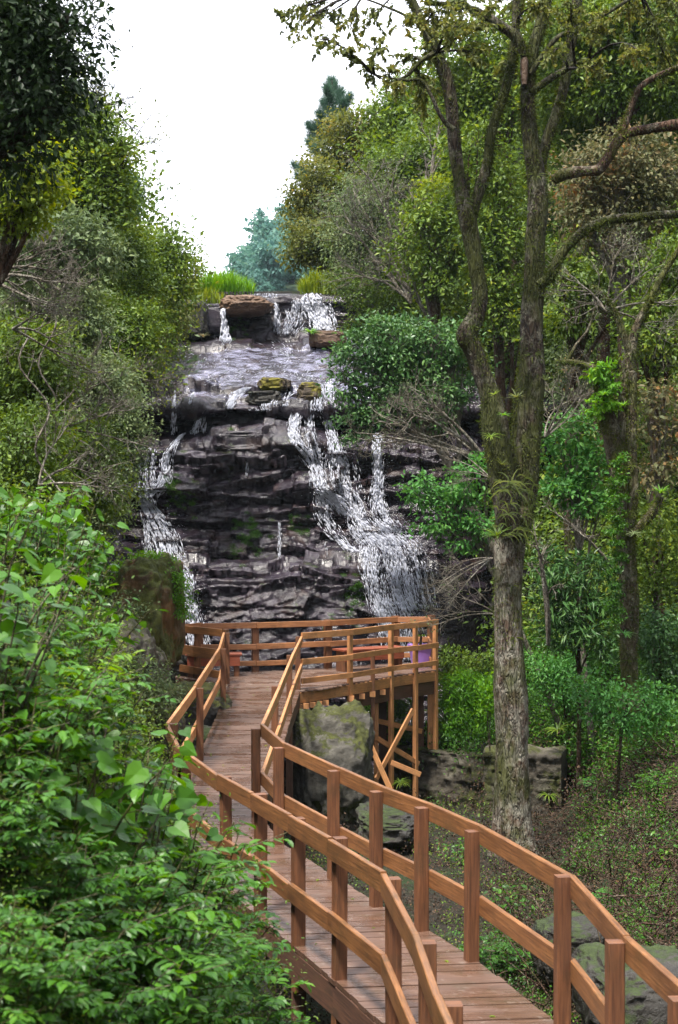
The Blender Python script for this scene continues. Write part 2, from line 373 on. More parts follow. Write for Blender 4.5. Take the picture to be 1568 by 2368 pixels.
def soil():
    m, t, o = newmat('forest soil'); p_ = pos(t); n1 = noise(t, 1.2, 6, p_, .7); n2 = noise(t, 14, 5, p_, .7)
    c = ramp(t, [(.3, (.008, .008, .005)), (.5, (.02, .016, .010)), (.7, (.04, .03, .019))], n2)
    c = mixc(t, ramp(t, [(.45, (0, 0, 0)), (.6, (1, 1, 1))], n1), c, (.02, .035, .01))
    princ(t, o, c, .9, n2, .06, .9, .3); return m
SOIL = soil()
def water_mat():
    m, t, o = newmat('white water'); p = princ(t, None, (.93, .94, 1), .3)
    tr = t.nodes.new('ShaderNodeBsdfTranslucent'); tr.inputs[0].default_value = (.85, .88, 1, 1)
    mm = t.nodes.new('ShaderNodeMixShader'); mm.inputs[0].default_value = .5
    t.links.new(p.outputs[0], mm.inputs[1]); t.links.new(tr.outputs[0], mm.inputs[2]); t.links.new(mm.outputs[0], o.inputs[0]); return m
WATER = water_mat()
def pool_mat():
    m, t, o = newmat('dark pool'); princ(t, o, (.012, .014, .012), .08, noise(t, 6, 4, pos(t)), .03, .5, .6); return m

# ------------------------------------------------------------------ ground
def xl(Y): return np.interp(Y, [0, 5, 9.3, 11.2, 14, 16, 28, 34, 46, 50], [.1, .2, .2, -.5, -1.7, -2.2, -3.3, -3.8, -4.6, -5.5])
def xr(Y): return np.interp(Y, [0, 12, 18, 24, 29, 34, 40, 44, 50, 60], [2.6, 2.7, 3.0, 3.8, 4.0, 3.2, 2.8, 1.6, -.9, -1.5])
def base(Y): return np.interp(Y, [0, 4, 6, 8, 10, 13, 20, 25, 30, 36.5, 39.5, 43.8, 46, 60, 100], [1.0, -.1, -.5, -.8, -1.05, -1.15, -1.45, -2.0, -2.7, -2.7, 4.2, 6.6, 9.25, 9.3, 10.5])
def ground(X, Y):
    b = base(Y)
    yw = np.interp(X, [1, 2.8, 2.9, 4], [31.5, 30.3, 28.5, 28.1]) + .3      # terrace held up by the stone wall
    tm = sstep((X - 1.0) / .4) * sstep((Y - yw) / .25) * sstep((35.5 - Y) / 1.5); b = lerp(b, np.maximum(b, -1.62), tm)
    s = np.clip(xl(Y) - X, 0, None); sl = np.interp(Y, [0, 8, 14, 18, 24, 40, 50], [1.05, 1.15, 1.3, 1.25, 2.0, 2.6, 1.2])
    nb = np.interp(s, [0, 1.15, 1.7, 3.8], [0, 1, 1.62, 2.2]) * 1.12 * np.interp(Y, [0, 5, 12, 15, 19], [1.0, 1.55, 2.2, 2.2, 1.5])
    fb = np.clip(s, 0, 1.6) * sl + np.clip(s - 1.6, 0, 2.2) * np.interp(Y, [0, 12, 20, 28, 40, 50], [.9, 1.1, 1.7, 3.2, 3.4, .8])
    hl = lerp(nb, fb, sstep((Y - 14) / 6)) + np.clip(s - 3.8, 0, 60) * .55
    r = np.clip(X - xr(Y), 0, None); sr = np.interp(Y, [0, 14, 22, 28, 34, 42, 60], [.5, .8, .95, 1.1, 2.1, 2.1, 1.6])
    hr = np.clip(r, 0, 3.5) * sr + np.clip(r - 3.5, 0, 80) * .75
    n = fbm(X * .45, Y * .45, 0, 4, 3) * .35 + fbm(X * 2.2, Y * 2.2, 0, 3, 9) * .09
    return b + hl + hr + n * np.interp(np.clip(s, 0, 1) + np.clip(r, 0, 1), [0, 1], [.6, 1.3])
def grid_mesh(X, Y, Z, mb):
    h, w_ = X.shape; i = np.arange(h - 1)[:, None] * w_; j = np.arange(w_ - 1)[None]
    Q = np.stack([i + j, i + j + 1, i + w_ + j + 1, i + w_ + j], -1).reshape(-1, 4)
    V = np.stack([X, Y, Z], -1).reshape(-1, 3); mb.add(V, Q); return V, Q
gx = np.concatenate([np.linspace(-60, -9, 60), np.linspace(-8.8, 9, 180), np.linspace(9.4, 60, 60)])
gy = np.concatenate([np.linspace(-12, 60, 480), np.linspace(60.6, 115, 60)])
GX, GY = np.meshgrid(gx, gy); GZ = ground(GX, GY)
mb = MB(); gV, gQ = grid_mesh(GX, GY, GZ, mb)
tag(mb.build('ground', SOIL), kind='structure')
GB = BVHTree.FromPolygons(gV.tolist(), gQ.tolist())
def gz(x, y):
    return float(ground(np.array([x]), np.array([y]))[0])
# far wooded hill beyond the falls, out to the horizon
hx, hy = np.meshgrid(np.linspace(-900, 900, 150), np.concatenate([np.linspace(112, 330, 60), np.linspace(350, 2200, 20)]))
hz = 8 + 27 * sstep((hy - 110) / 95) * (1 + .2 * fbm(hx * .012, hy * .012, 0, 3, 5)) * sstep((hx + 42) / 38) + 5 * sstep((hy - 115) / 130) + 2.5 * fbm(hx * .05, hy * .05, 0, 3, 2)
hz[0] -= 6
mb = MB(); hV, hQ = grid_mesh(hx, hy, hz, mb)
mfar, tt, oo = newmat('far hillside'); princ(tt, oo, ramp(tt, [(.3, (.025, .05, .025)), (.7, (.06, .10, .045))], noise(tt, .12, 6, pos(tt), .7)), .9)
tag(mb.build('hills', mfar), kind='structure')
HB = BVHTree.FromPolygons(hV.tolist(), hQ.tolist())

# ------------------------------------------------------------------ cliff of the waterfall
prof_px = [(1860, 32.6), (1700, 33.2), (1600, 33.6), (1500, 34.2), (1440, 34.5), (1380, 34.6), (1318, 34.9), (1304, 35.2), (1298, 35.75), (1240, 36.0), (1180, 36.15), (1120, 36.4), (1060, 36.7), (1035, 36.8), (1008, 37.2),
           (992, 37.9), (984, 38.4), (958, 38.3), (948, 37.7), (938, 37.8), (932, 38.3), (905, 38.8), (885, 39.3), (862, 40.2), (830, 41.6), (800, 43.0), (789, 43.8), (783, 44.5),
           (740, 44.8), (705, 44.9), (700, 44.7), (686, 44.8), (681, 45.0), (679.5, 46.2), (679, 48)]
pf = np.array([[d, CAMZ - (y - 1183) / F * d] for y, d in prof_px])
sl_ = np.concatenate([[0], np.cumsum(np.linalg.norm(np.diff(pf, axis=0), axis=1))])
NT, NX = 820, 520
tt_ = np.linspace(0, sl_[-1], NT)
pY = np.interp(tt_, sl_, pf[:, 0]); pZ = np.interp(tt_, sl_, pf[:, 1])
k = np.hanning(9); k /= k.sum()
pY = np.concatenate([pY[:4], np.convolve(pY, k, 'valid'), pY[-4:]]); pZ = np.concatenate([pZ[:4], np.convolve(pZ, k, 'valid'), pZ[-4:]])
CX, _ = np.meshgrid(np.linspace(-8.5, 6.5, NX), tt_)
CY = pY[:, None].repeat(NX, 1); CZ = pZ[:, None].repeat(NX, 1)
tY, tZ = np.gradient(pY), np.gradient(pZ); tl = np.hypot(tY, tZ); nY, nZ = -tZ / tl, tY / tl   # outward: towards camera / up
steep = np.clip(np.abs(tZ) / tl, 0, 1)[:, None]
# strata tilt a little and each feature wanders along x
warp = fbm(CX * .35, CZ * .1, 0, 3, 31)
zz = CZ + .22 * warp + .05 * CX * .4 + .07 * fbm(CX * 1.3, CZ * 1.1, 0, 2, 33)
bnd = -5 + np.cumsum(np.random.default_rng(5).choice([.12, .25, .4, .6, .85], 80))
li_ = np.clip(np.searchsorted(bnd, zz) - 1, 0, 78)
lo, hi_ = bnd[li_], bnd[li_ + 1]; ft = (zz - lo) / (hi_ - lo)
bw = .35 + 1.3 * _h(li_, li_ * 0, li_ * 0, 3)
xo = CX + _h(li_, li_ * 0, li_ * 0, 9) * 7 + .12 * fbm(CX * 2.5, CZ * 2.5, 0, 2, 41) + .35 * (ft - .5) * (_h(li_, li_ * 0, li_ * 0, 12) - .5)
bi = np.floor(xo / bw); fx_ = xo / bw - bi; bi = bi.astype(np.int64)
blk = _h(li_, bi, li_ * 0, 17); lay = _h(li_, li_ * 0, li_ * 0, 21)
dE = np.minimum(np.minimum(fx_, 1 - fx_) * bw, np.minimum(ft, 1 - ft) * (hi_ - lo))
crack = np.exp(-(dE / .03) ** 2)
amp = np.interp(CZ, [-3, .2, 1.6, 2.0, 2.4, 4.6, 5.2, 6.2, 6.9, 7.6, 7.9, 9.5], [.25, .25, .3, .8, 1, 1, .6, .9, .3, .12, .8, .5])
side = np.interp(CX, [-8.5, -4.5, 4, 6.5], [1.2, 1, 1, 1.2])
def facet(u, v, su, sv, sd, ang, tilt):
    ca, sa = math.cos(ang), math.sin(ang); U = (u * ca + v * sa) / su + .35 * fbm(u * .9, v * .9, 0, 2, sd); Vv = (v * ca - u * sa) / sv + .35 * fbm(u * .9, v * .9, 3, 2, sd + 1)
    iv = np.floor(Vv); U = U + _h(iv.astype(int), iv.astype(int) * 0, iv.astype(int) * 0, sd) * 5; iu = np.floor(U); a, b = iu.astype(int), iv.astype(int); z_ = a * 0
    return _h(a, b, z_, sd + 2) - .5 + tilt * ((U - iu - .5) * (_h(a, b, z_, sd + 3) - .5) + (Vv - iv - .5) * (_h(a, b, z_, sd + 4) - .9))
lm = np.clip(.8 + 1.1 * fbm(CX * .6, CZ * .8, 4, 3, 91), .15, 1.25); ampL = amp * lm
disp = ampL * side * (.34 * (blk - .5) + .45 * (lay - .5) + .26 * (1 - ft) * (.4 + .9 * blk)) - .07 * np.clip(ampL, .1, 1) * crack
f1 = facet(CX, CZ, .95, .42, 101, .14, 1.8); f2 = facet(CX, CZ, .7, .5, 111, -.22, 1.8); f3 = facet(CX, CZ, .42, .2, 121, .3, 2.0); f4 = facet(CX, CZ, .3, .17, 131, -.12, 2.0)
disp += (.24 * np.maximum(f1, f2) + .05 * np.maximum(f3, f4)) * np.clip(steep * 1.1, .25, 1)
disp += .36 * fbm(CX * .5, CZ * .6, 1, 3, 51) + .10 * fbm(CX * 1.8, CY * 1.8, CZ * 2.4, 3, 57) + .03 * fbm(CX * 9, CY * 9, CZ * 11, 2, 61)
win = sstep((CX + 3.6) / .5) * sstep((-.7 - CX) / .5)
disp += np.exp(-((CZ - 5.62) / .32) ** 4) * (1 - win) * (.36 + .2 * fbm(CX * 1.2, CZ, 7, 2, 141))
disp -= np.exp(-((CZ - 6.05) / .2) ** 2) * (.16 + .5 * np.clip(fbm(CX * .8, 0, 0, 2, 143), -.3, 1)) * (1 - .6 * win)
# big smooth bulge at the foot and the shelf in the middle
bul = np.exp(-(((CX + .3) / 2.3) ** 2 + ((CZ - .9) / 1.3) ** 2)); disp += .55 * bul - .1
shelf = np.exp(-(((CX + 1.8) / 1.9) ** 2)) * np.exp(-((CZ - 5.0) / .28) ** 2); disp += .45 * shelf
tap = np.interp(CY, [45.2, 46.5], [1, .12]); disp *= tap * np.interp(CZ, [6.4, 6.9, 7.6, 7.9, 9.2, 9.5], [1, .55, .5, .9, .7, .35])
CYd = CY + disp * nY[:, None]; CZd = CZ + disp * nZ[:, None] * .8
CYd += 1.5 * np.clip(CX - 2.3, 0, 1.6) * np.interp(CZ, [3.5, 5.5], [1, 0])
CYd -= .05 * np.clip(CX - 1.5, 0, 9) ** 2 * .6 + .10 * np.clip(-CX - 3.6, 0, 9) ** 2
mb = MB(); cV, cQ = grid_mesh(CX, CYd, CZd, mb)
tag(mb.build('cliff', R['cliff']), kind='structure')
st_ = 3
cc = (CX[::st_, ::st_], CYd[::st_, ::st_], CZd[::st_, ::st_]); tmp = MB(); v_, q_ = grid_mesh(*cc, tmp)
CB = BVHTree.FromPolygons(v_.tolist(), q_.tolist())
CAM = Vector((0, 0, CAMZ))
def cast(bvh, x, y):
    d = Vector(((x - 784) / F, 1, -(y - 1183) / F)).normalized()
    r = bvh.ray_cast(CAM, d); return (np.array(r[0]), np.array(r[1])) if r[0] is not None else (None, None)

# ------------------------------------------------------------------ water: strands and drops that follow the rock
def spindles(mb, A, Bp, wd):
    n = len(A); ax = nrm(Bp - A); s1 = nrm(np.cross(ax, np.array([0.2, 1, .1]))); s2 = np.cross(ax, s1)
    mid = lerp(A, Bp, rng.uniform(.25, .6, (n, 1))); wd = wd[:, None]
    V = np.stack([A, mid + s1 * wd, mid - s1 * wd * .5 + s2 * wd * .8, mid - s1 * wd * .5 - s2 * wd * .8, Bp], 1).reshape(-1, 3)
    T = np.array([[0, 1, 2], [0, 2, 3], [0, 3, 1], [4, 2, 1], [4, 3, 2], [4, 1, 3]])
    mb.add(V, None, (T[None] + (np.arange(n) * 5)[:, None, None]).reshape(-1, 3))
def stream(mb, path, n, ln=(6, 26), wd=(.005, .013), lift=.05, free=0, clump=1.0, dfix=None):
    n = int(n * 1.0)
    """PATH rows (x, y, half width) traced down the fall; strands follow it on the rock face"""
    p = smooth_line(path, 8); L = np.concatenate([[0], np.cumsum(np.hypot(*np.diff(p[:, :2], axis=0).T))])
    t = rng.uniform(0, L[-1], n); wgt = np.interp(t, L, p[:, 2])
    u = np.clip(rng.normal(0, .5, n), -1.15, 1.15)
    sd = rng.integers(0, 999)
    fl = .9 * vn(u * wgt * .19, t * .011, 0, sd) + .5 * vn(u * wgt * .45, t * .06, 3, sd)
    keep = fl > rng.uniform(-.9, 1.0 * clump, n)
    t, u = t[keep], u[keep]; l = rng.uniform(*ln, len(t)) * rng.uniform(.5, 1, len(t))
    As, Bs, Ws = [], [], []
    # the sheet leaves the rock at each lip and falls clear of the undercut below it
    gl = np.linspace(0, L[-1], max(6, int(L[-1] / 5))); gd = []
    for g_ in gl:
        h, _ = cast(CB, np.interp(g_, L, p[:, 0]), np.interp(g_, L, p[:, 1])); gd.append(h[1] if h is not None else 36)
    gd = np.array(gd); k_ = 6; gm = np.array([gd[max(0, i - k_):i + 2].min() for i in range(len(gd))]); gm = np.convolve(np.pad(gm, 2, 'edge'), np.ones(5) / 5, 'valid')
    if dfix: gm = gm * 0 + dfix
    for ti, ui, lx in zip(t, u, l):
        a = [np.interp(q, L, p[:, c]) for q in (ti,) for c in range(3)]; b = [np.interp(ti + lx, L, p[:, c]) for c in range(3)]
        xa = a[0] + ui * a[2]; xb = b[0] + ui * b[2]; yb = max(b[1], a[1] + lx * .3)
        ha, _ = cast(CB, xa, a[1]); hb, _ = cast(CB, xb, yb)
        if ha is None or hb is None: continue
        if not (lift < .03):
            da_, db_ = min(ha[1], np.interp(ti, gl, gm) + .06), min(hb[1], np.interp(min(ti + lx, L[-1]), gl, gm) + .06)
            ha = P(xa, a[1], da_); hb = P(xb, yb, db_)
        if abs(ha[1] - hb[1]) > .7: hb = ha + np.array([(xb - xa) / F * ha[1], 0, -(yb - a[1]) / F * ha[1]])
        o_ = lift * (.3 + random.random()) + free * random.random()
        da = np.array([0, -o_, o_ * .35]); As.append(ha + da); Bs.append(hb + da * random.uniform(.7, 1.3)); Ws.append(random.uniform(*wd))
    if As: spindles(mb, np.array(As), np.array(Bs), np.array(Ws))
def drops(mb, x, y, rx, ry, n, r=(.006, .016), out=.4):
    A = []
    for i in range(n):
        h, _ = cast(CB, x + random.gauss(0, rx * .5), y + random.gauss(0, ry * .5))
        if h is not None: A.append(h + np.array([0, -random.random() * out - .03, random.random() * .08]))
    A = np.array(A); s = rng.uniform(*r, len(A)); spindles(mb, A, A + rdir(len(A)) * s[:, None] * 2, s)
mb = MB()
# left fall
stream(mb, [(345, 1030, 16), (340, 1080, 18), (338, 1140, 22), (345, 1175, 20)], 900)
stream(mb, [(430, 1000, 4), (408, 1020, 7), (385, 1060, 14), (378, 1110, 18), (352, 1140, 24), (340, 1150, 20)], 1100)
stream(mb, [(318, 1125, 10), (352, 1135, 16), (390, 1128, 10)], 350, ln=(5, 14))
stream(mb, [(330, 1150, 10), (352, 1190, 22), (372, 1230, 34), (385, 1270, 34), (395, 1300, 34)], 3200, wd=(.006, .015))
stream(mb, [(345, 1200, 8), (340, 1250, 9), (338, 1290, 8)], 250)
stream(mb, [(375, 1295, 26), (405, 1320, 32), (428, 1345, 18), (438, 1390, 14), (447, 1430, 18), (455, 1480, 26), (462, 1560, 34)], 3200, wd=(.006, .014))
stream(mb, [(448, 1330, 7), (452, 1400, 8), (456, 1450, 8)], 220)
# small spouts left
for a in ([(400, 930, 5), (402, 965, 7), (402, 1003, 8)], [(462, 962, 5), (455, 985, 8), (448, 1002, 12)], [(476, 962, 3), (472, 985, 5), (470, 1000, 6)],
          [(405, 900, 2), (404, 950, 3)], [(448, 905, 3), (440, 935, 4)]):
    stream(mb, a, 170, wd=(.005, .013), clump=.6)
# top spout, weir trickles, white fan
stream(mb, [(516, 714, 6), (519, 745, 7), (521, 775, 9), (522, 790, 13)], 1100, wd=(.008, .02), lift=.08, dfix=43.5)
stream(mb, [(636, 700, 5), (640, 720, 6), (643, 745, 8), (646, 772, 11)], 420, lift=.1)
stream(mb, [(625, 676, 12), (626, 690, 13)], 120, ln=(4, 12)); stream(mb, [(600, 674, 18), (600, 682, 18)], 90, ln=(3, 8))
stream(mb, [(722, 678, 16), (728, 700, 28), (740, 730, 30), (752, 765, 26)], 3600, wd=(.01, .028), ln=(6, 22))
stream(mb, [(690, 690, 12), (690, 715, 20), (685, 745, 24), (670, 775, 20)], 500, clump=.7)
stream(mb, [(664, 712, 5), (672, 740, 9), (656, 772, 8)], 260)
# film over the slab
stream(mb, [(520, 790, 22), (508, 805, 34), (490, 825, 60), (470, 850, 80)], 180, ln=(3, 12), wd=(.005, .014), lift=.02)
stream(mb, [(640, 785, 60), (668, 810, 30), (672, 835, 34), (620, 850, 70), (560, 866, 60), (470, 880, 80), (420, 890, 60)], 420, ln=(4, 16), wd=(.005, .014), lift=.02)
stream(mb, [(700, 850, 40), (690, 868, 50), (720, 880, 20)], 120, ln=(4, 14), wd=(.005, .014), lift=.02)
# ledge spills
stream(mb, [(575, 895, 8), (552, 908, 14), (538, 925, 9), (530, 945, 9)], 800)
stream(mb, [(640, 905, 40), (630, 922, 30), (620, 942, 22)], 520); stream(mb, [(668, 900, 6), (662, 920, 7), (656, 942, 9)], 320)
stream(mb, [(640, 944, 60), (642, 950, 55)], 200, ln=(4, 10))
# main right fall
stream(mb, [(757, 885, 16), (755, 905, 22), (752, 930, 28), (750, 950, 34)], 1500)
stream(mb, [(688, 950, 16), (682, 970, 14), (678, 1000, 14), (690, 1030, 16), (716, 1060, 18), (732, 1090, 16), (740, 1130, 20), (772, 1160, 26), (800, 1190, 20)], 3600, wd=(.006, .015))
stream(mb, [(716, 950, 8), (716, 985, 10), (718, 1020, 14), (730, 1060, 16)], 800)
stream(mb, [(752, 950, 14), (764, 990, 14), (772, 1030, 16), (780, 1080, 24)], 900)
stream(mb, [(780, 1040, 34), (790, 1100, 40), (800, 1160, 40)], 1500, wd=(.004, .012), clump=.8)
stream(mb, [(862, 925, 8), (866, 970, 10), (872, 1040, 11), (874, 1100, 13), (872, 1160, 18), (880, 1200, 30), (910, 1235, 28)], 3300, wd=(.006, .014), lift=.12)
stream(mb, [(800, 1120, 8), (822, 1160, 14), (826, 1200, 20), (850, 1235, 34), (870, 1260, 34)], 2600, wd=(.006, .015))
stream(mb, [(740, 1140, 16), (750, 1190, 22), (770, 1230, 20), (800, 1260, 16), (830, 1285, 14)], 900, clump=.7)
stream(mb, [(880, 1235, 50), (905, 1255, 54), (925, 1290, 52), (935, 1330, 56), (945, 1380, 52), (960, 1410, 45)], 4300, wd=(.005, .012), lift=.15, clump=.9)
stream(mb, [(850, 1260, 22), (856, 1320, 24), (868, 1380, 20), (880, 1430, 20), (900, 1480, 26)], 2400, lift=.12)
stream(mb, [(900, 1380, 40), (925, 1450, 44), (940, 1530, 50)], 1500, wd=(.004, .012), lift=.2)
stream(mb, [(752, 1250, 3), (752, 1290, 5)], 60); stream(mb, [(645, 1205, 4), (648, 1290, 5)], 120, wd=(.004, .009)); stream(mb, [(570, 1060, 3), (572, 1100, 4)], 50)
for a in ((880, 1250, 70, 60, 900), (930, 1360, 80, 120, 3200), (890, 1240, 90, 40, 1500), (770, 1100, 60, 100, 700), (380, 1250, 45, 90, 500), (450, 1420, 30, 90, 350), (730, 740, 45, 40, 300), (880, 1120, 20, 110, 300), (522, 790, 20, 8, 200)):
    drops(mb, *a, r=(.003, .009))
tag(mb.build('waterfall', WATER), kind='structure')
fm, t, o_ = newmat('thin sheet of water'); p_ = pos(t)
al = noise(t, 2.3, 8, scaled(t, p_, (1, .8, 2.6)), .68, .6)
pr = princ(t, None, (.40, .40, .56), .1, noise(t, 22, 4, p_, .7), .03, .6, .8); tb = t.nodes.new('ShaderNodeBsdfTransparent'); ms_ = t.nodes.new('ShaderNodeMixShader')
t.links.new(ramp(t, [(.44, (.0, .0, .0)), (.58, (.45, .45, .45)), (.74, (.85, .85, .85))], al), ms_.inputs[0]); t.links.new(tb.outputs[0], ms_.inputs[1]); t.links.new(pr.outputs[0], ms_.inputs[2]); t.links.new(ms_.outputs[0], o_.inputs[0])
r0 = int(np.argmin(np.abs(pZ - 5.95) + 9 * (pY < 38))); r1 = int(np.argmin(np.abs(pZ - 7.86)))
c0_ = int(np.argmin(np.abs(CX[0] + 4.0))); c1_ = int(np.argmin(np.abs(CX[0] - .95)))
sl2 = (slice(r0, r1), slice(c0_, c1_)); ii, jj = np.meshgrid(np.linspace(0, 1, r1 - r0), np.linspace(0, 1, c1_ - c0_), indexing='ij')
eg = np.minimum(np.minimum(jj, 1 - jj) * 9, np.minimum(ii, 1 - ii) * 14); lift_ = .022 * np.clip(eg * 2, -1, 1) + .02 * fbm(CX[sl2] * 1.5, CY[sl2] * 1.2, 0, 3, 77) - .03 * (eg < .25)
mb = MB(); grid_mesh(CX[sl2], CYd[sl2] - lift_ * .4, CZd[sl2] + lift_, mb); tag(mb.build('water', fm), kind='structure')

# pool at the foot of the falls and the brook bed below the boardwalk
mb = MB(); px_, py_ = np.meshgrid(np.linspace(-4.5, 3.6, 60), np.linspace(30.5, 36, 40)); grid_mesh(px_, py_, -2.55 + .02 * fbm(px_ * 3, py_ * 3, 0, 2), mb)
tag(mb.build('water', pool_mat()), kind='structure')
#PART2
W['fresh'] = wood_mat('orange rail wood', (.45, .20, .085), (.22, .09, .04), .5)  # platform back rail; its brighter light is put into the wood colour
# ------------------------------------------------------------------ boulders and walls
def icos(n=5):
    import bmesh
    bm = bmesh.new(); bmesh.ops.create_icosphere(bm, subdivisions=n, radius=1)
    V = np.array([v.co[:] for v in bm.verts]); T = np.array([[v.index for v in f.verts] for f in bm.faces]); bm.free(); return V, T
ICO = icos(6)
def boulder(name, label, cat, c, r, mat, seed, rough=.25, flat=0, rz=0, group=None, strata=0, origin_z=None, blocky=.35):
    V, T = ICO; c = np.asarray(c, float); r = np.asarray(r, float)
    q = np.sign(V) * np.abs(V) ** (1 - blocky); q = q / np.maximum(1, np.abs(q).max(1, keepdims=True))
    d = 1 + rough * fbm(V[:, 0] * 1.4 + seed, V[:, 1] * 1.4, V[:, 2] * 1.4, 3, seed) + rough * .16 * fbm(V[:, 0] * 17 + seed, V[:, 1] * 17, V[:, 2] * 17, 3, seed + 8) + rough * .45 * fbm(V[:, 0] * 5 + seed, V[:, 1] * 5, V[:, 2] * (5 + strata * 5), 4, seed + 3)
    if strata: d = d + .07 * (np.floor((V[:, 2] + .15 * V[:, 0]) * 4 + .5 * fbm(V[:, 0] * 2, V[:, 1] * 2, 0, 2, seed)) % 2)
    W_ = q * d[:, None] * r
    ca, sa = math.cos(rz), math.sin(rz); W_ = np.stack([W_[:, 0] * ca - W_[:, 1] * sa, W_[:, 0] * sa + W_[:, 1] * ca, W_[:, 2]], 1)
    mb = MB(); mb.add(W_ + c, None, T); o = mb.build(name, mat, origin=c - np.array([0, 0, r[2] * .8])); tag(o, label, cat, group)
    return o
def pb(x, y, d, rx, ry, rd=None):   # centre and radii from a pixel spot at depth d
    return P(x, y, d), (rx / F * d, rd or rx / F * d, ry / F * d)
boulder('boulder', 'tan sandstone boulder jutting over the dark hollow at the crest of the falls', 'boulder', *pb(572, 706, 44.1, 58, 25), R['tan'], 3, .28, blocky=.15)
boulder('boulder', 'dark wet block at the lip beside the small spout', 'boulder', *pb(497, 738, 44.2, 28, 34), R['cliff'], 8, .12, blocky=.6)
boulder('boulder', 'brown block half hidden by leaves, left end of the crest', 'boulder', *pb(446, 742, 43.9, 38, 46), R['damp'], 9, .2, blocky=.55)
boulder('boulder', 'flat brown boulder with a green tuft beside the white fan of water', 'boulder', *pb(760, 786, 42.7, 44, 18), R['tan'], 12, .2, blocky=.5)
boulder('boulder', 'pale lichen spotted rock lying on the upper ledge', 'boulder', *pb(637, 888, 38.9, 34, 15), R['lichen'], 14, .3, blocky=.5)
boulder('boulder', 'brown angular rock just below the lichen spotted rock', 'boulder', *pb(612, 922, 38.3, 38, 16), R['damp'], 15, .3, blocky=.5)
boulder('boulder', 'rock with bright yellow moss beside the main fall', 'boulder', *pb(714, 908, 38.6, 26, 20), R['lichen'], 18, .3, blocky=.5, strata=1)
boulder('boulder', 'flat rock ledge with cracked top under the dark overhang', 'boulder', *pb(560, 1022, 37.2, 62, 26), R['cliff'], 19, .2, blocky=.5)
# crest weir
mb = MB(); board(mb, P(470, 683, 45.6), P(700, 681, 45.8), .5, .16)
tag(mb.build('weir', R['damp'], origin=P(580, 684, 45.7)), 'low stone weir across the stream at the crest of the falls', 'weir')
# rocks round the boardwalk
boulder('boulder', 'big mossy boulder with pale face under the viewing platform', 'boulder', P(765, 1790, 25.6), (.70, .8, 1.12), R['white'], 22, .3, blocky=.25)
boulder('boulder', 'dark rounded boulder with mossy top beside the far left railing', 'boulder', P(452, 1660, 25.2), (.62, .8, .56), R['mossy'], 24, .2, blocky=.35)
boulder('boulder', 'brown boulder with moss cap next to the bend in the boardwalk', 'boulder', P(345, 1705, 20.5), (.5, .6, .42), R['mossy'], 25, .22)
boulder('boulder', 'damp grey boulder low behind the left railing of the boardwalk', 'boulder', P(450, 1740, 22.6), (.5, .6, .4), R['damp'], 26, .22)
boulder('boulder', 'dark wet boulder at the foot of the left fall', 'boulder', P(395, 1600, 30.3), (.7, .8, .9), R['damp'], 27, .25)
boulder('boulder', 'flat mossy rock half buried in front of the stone wall', 'boulder', P(905, 1905, 21.5), (.5, .8, .25), R['damp'], 28, .25)
boulder('boulder', 'dark boulder by the brook, beyond the near right railing', 'boulder', P(1480, 2300, 11.9), (.5, .6, .35), R['damp'], 29, .25)
boulder('boulder', 'grey rock at the edge of the brook bed below the leafy slope', 'boulder', P(1330, 2200, 13.5), (.35, .4, .3), R['damp'], 33, .25)
# overhanging earth outcrop, left
oc = boulder('outcrop', 'ochre earth and moss outcrop with a green fringe, left of the platform', 'outcrop', P(345, 1430, 23.2), (.50, .9, .95), R['ochre'], 37, .28, blocky=.3)
boulder('outcrop', 'ivy hung lower outcrop between the bank and the boulders', 'outcrop', P(300, 1590, 21.0), (.50, .9, .85), R['wall'], 38, .28, blocky=.3)

def stone_wall(label, a, b, z0, z1, th, seed):
    a = np.array(a, float); b = np.array(b, float); L = np.linalg.norm(b - a); n = int(L / .03); m = int((z1 - z0) / .03)
    X = (b - a) / L; Yn = np.array([-X[1], X[0]])
    # profile: front face up, over the top, down the back
    prof = [(-th / 2, z) for z in np.linspace(z0, z1, m)] + [(o, z1 + .001) for o in np.linspace(-th / 2, th / 2, 12)[1:-1]] + [(th / 2, z) for z in np.linspace(z1, z0, m)]
    pr = np.array(prof); S, Kk = np.meshgrid(np.linspace(0, L, n), np.arange(len(pr)))
    O = pr[Kk, 0]; Z = pr[Kk, 1]
    row = np.floor(Z / .27 + .2 * fbm(S * .8, Z, 0, 2, seed)); cl = np.floor((S + row * .37) / .42 + .2 * fbm(S * 2, Z * 2, 0, 2, seed + 2))
    hsh = _h(row.astype(int), cl.astype(int), row.astype(int) * 0, seed)
    fy = np.abs(((Z / .27 + .2 * fbm(S * .8, Z, 0, 2, seed)) % 1) - .5); fx2 = np.abs((((S + row * .37) / .42) % 1) - .5)
    g = np.clip((np.maximum(fy, fx2) - .42) / .08, 0, 1)
    d = .07 * (hsh - .5) - .035 * g + .17 * fbm(S * 1.6, Z * 1.6, O, 4, seed + 4) + .05 * fbm(S * 9, Z * 9, O * 9, 3, seed + 6)
    sgn = np.where(Kk < m, -1, np.where(Kk >= len(pr) - m, 1, 0)); top = (sgn == 0)
    O2 = O + sgn * d; Z2 = Z + np.where(top, d + .03 * fbm(S * 3, O * 3, 0, 3, seed), 0) + .08 * fbm(S * .7, 0, 0, 2, seed) * (Z - z0) / (z1 - z0)
    XY = a[None, None] + S[..., None] * X + O2[..., None] * Yn
    mb = MB(); V, Q = grid_mesh(XY[..., 0], XY[..., 1], Z2, mb)
    for col in (0, n - 1):
        ids = np.arange(len(pr)) * n + col; ctr = V[ids].mean(0); k0 = len(mb.V[0]) 
        mb.add(np.vstack([V[ids], ctr]), None, [[i, i + 1, len(ids)] for i in range(len(ids) - 1)])
    o = mb.build('stone_wall', R['wall'], origin=(a[0], a[1], z0)); tag(o, label, 'wall'); return o
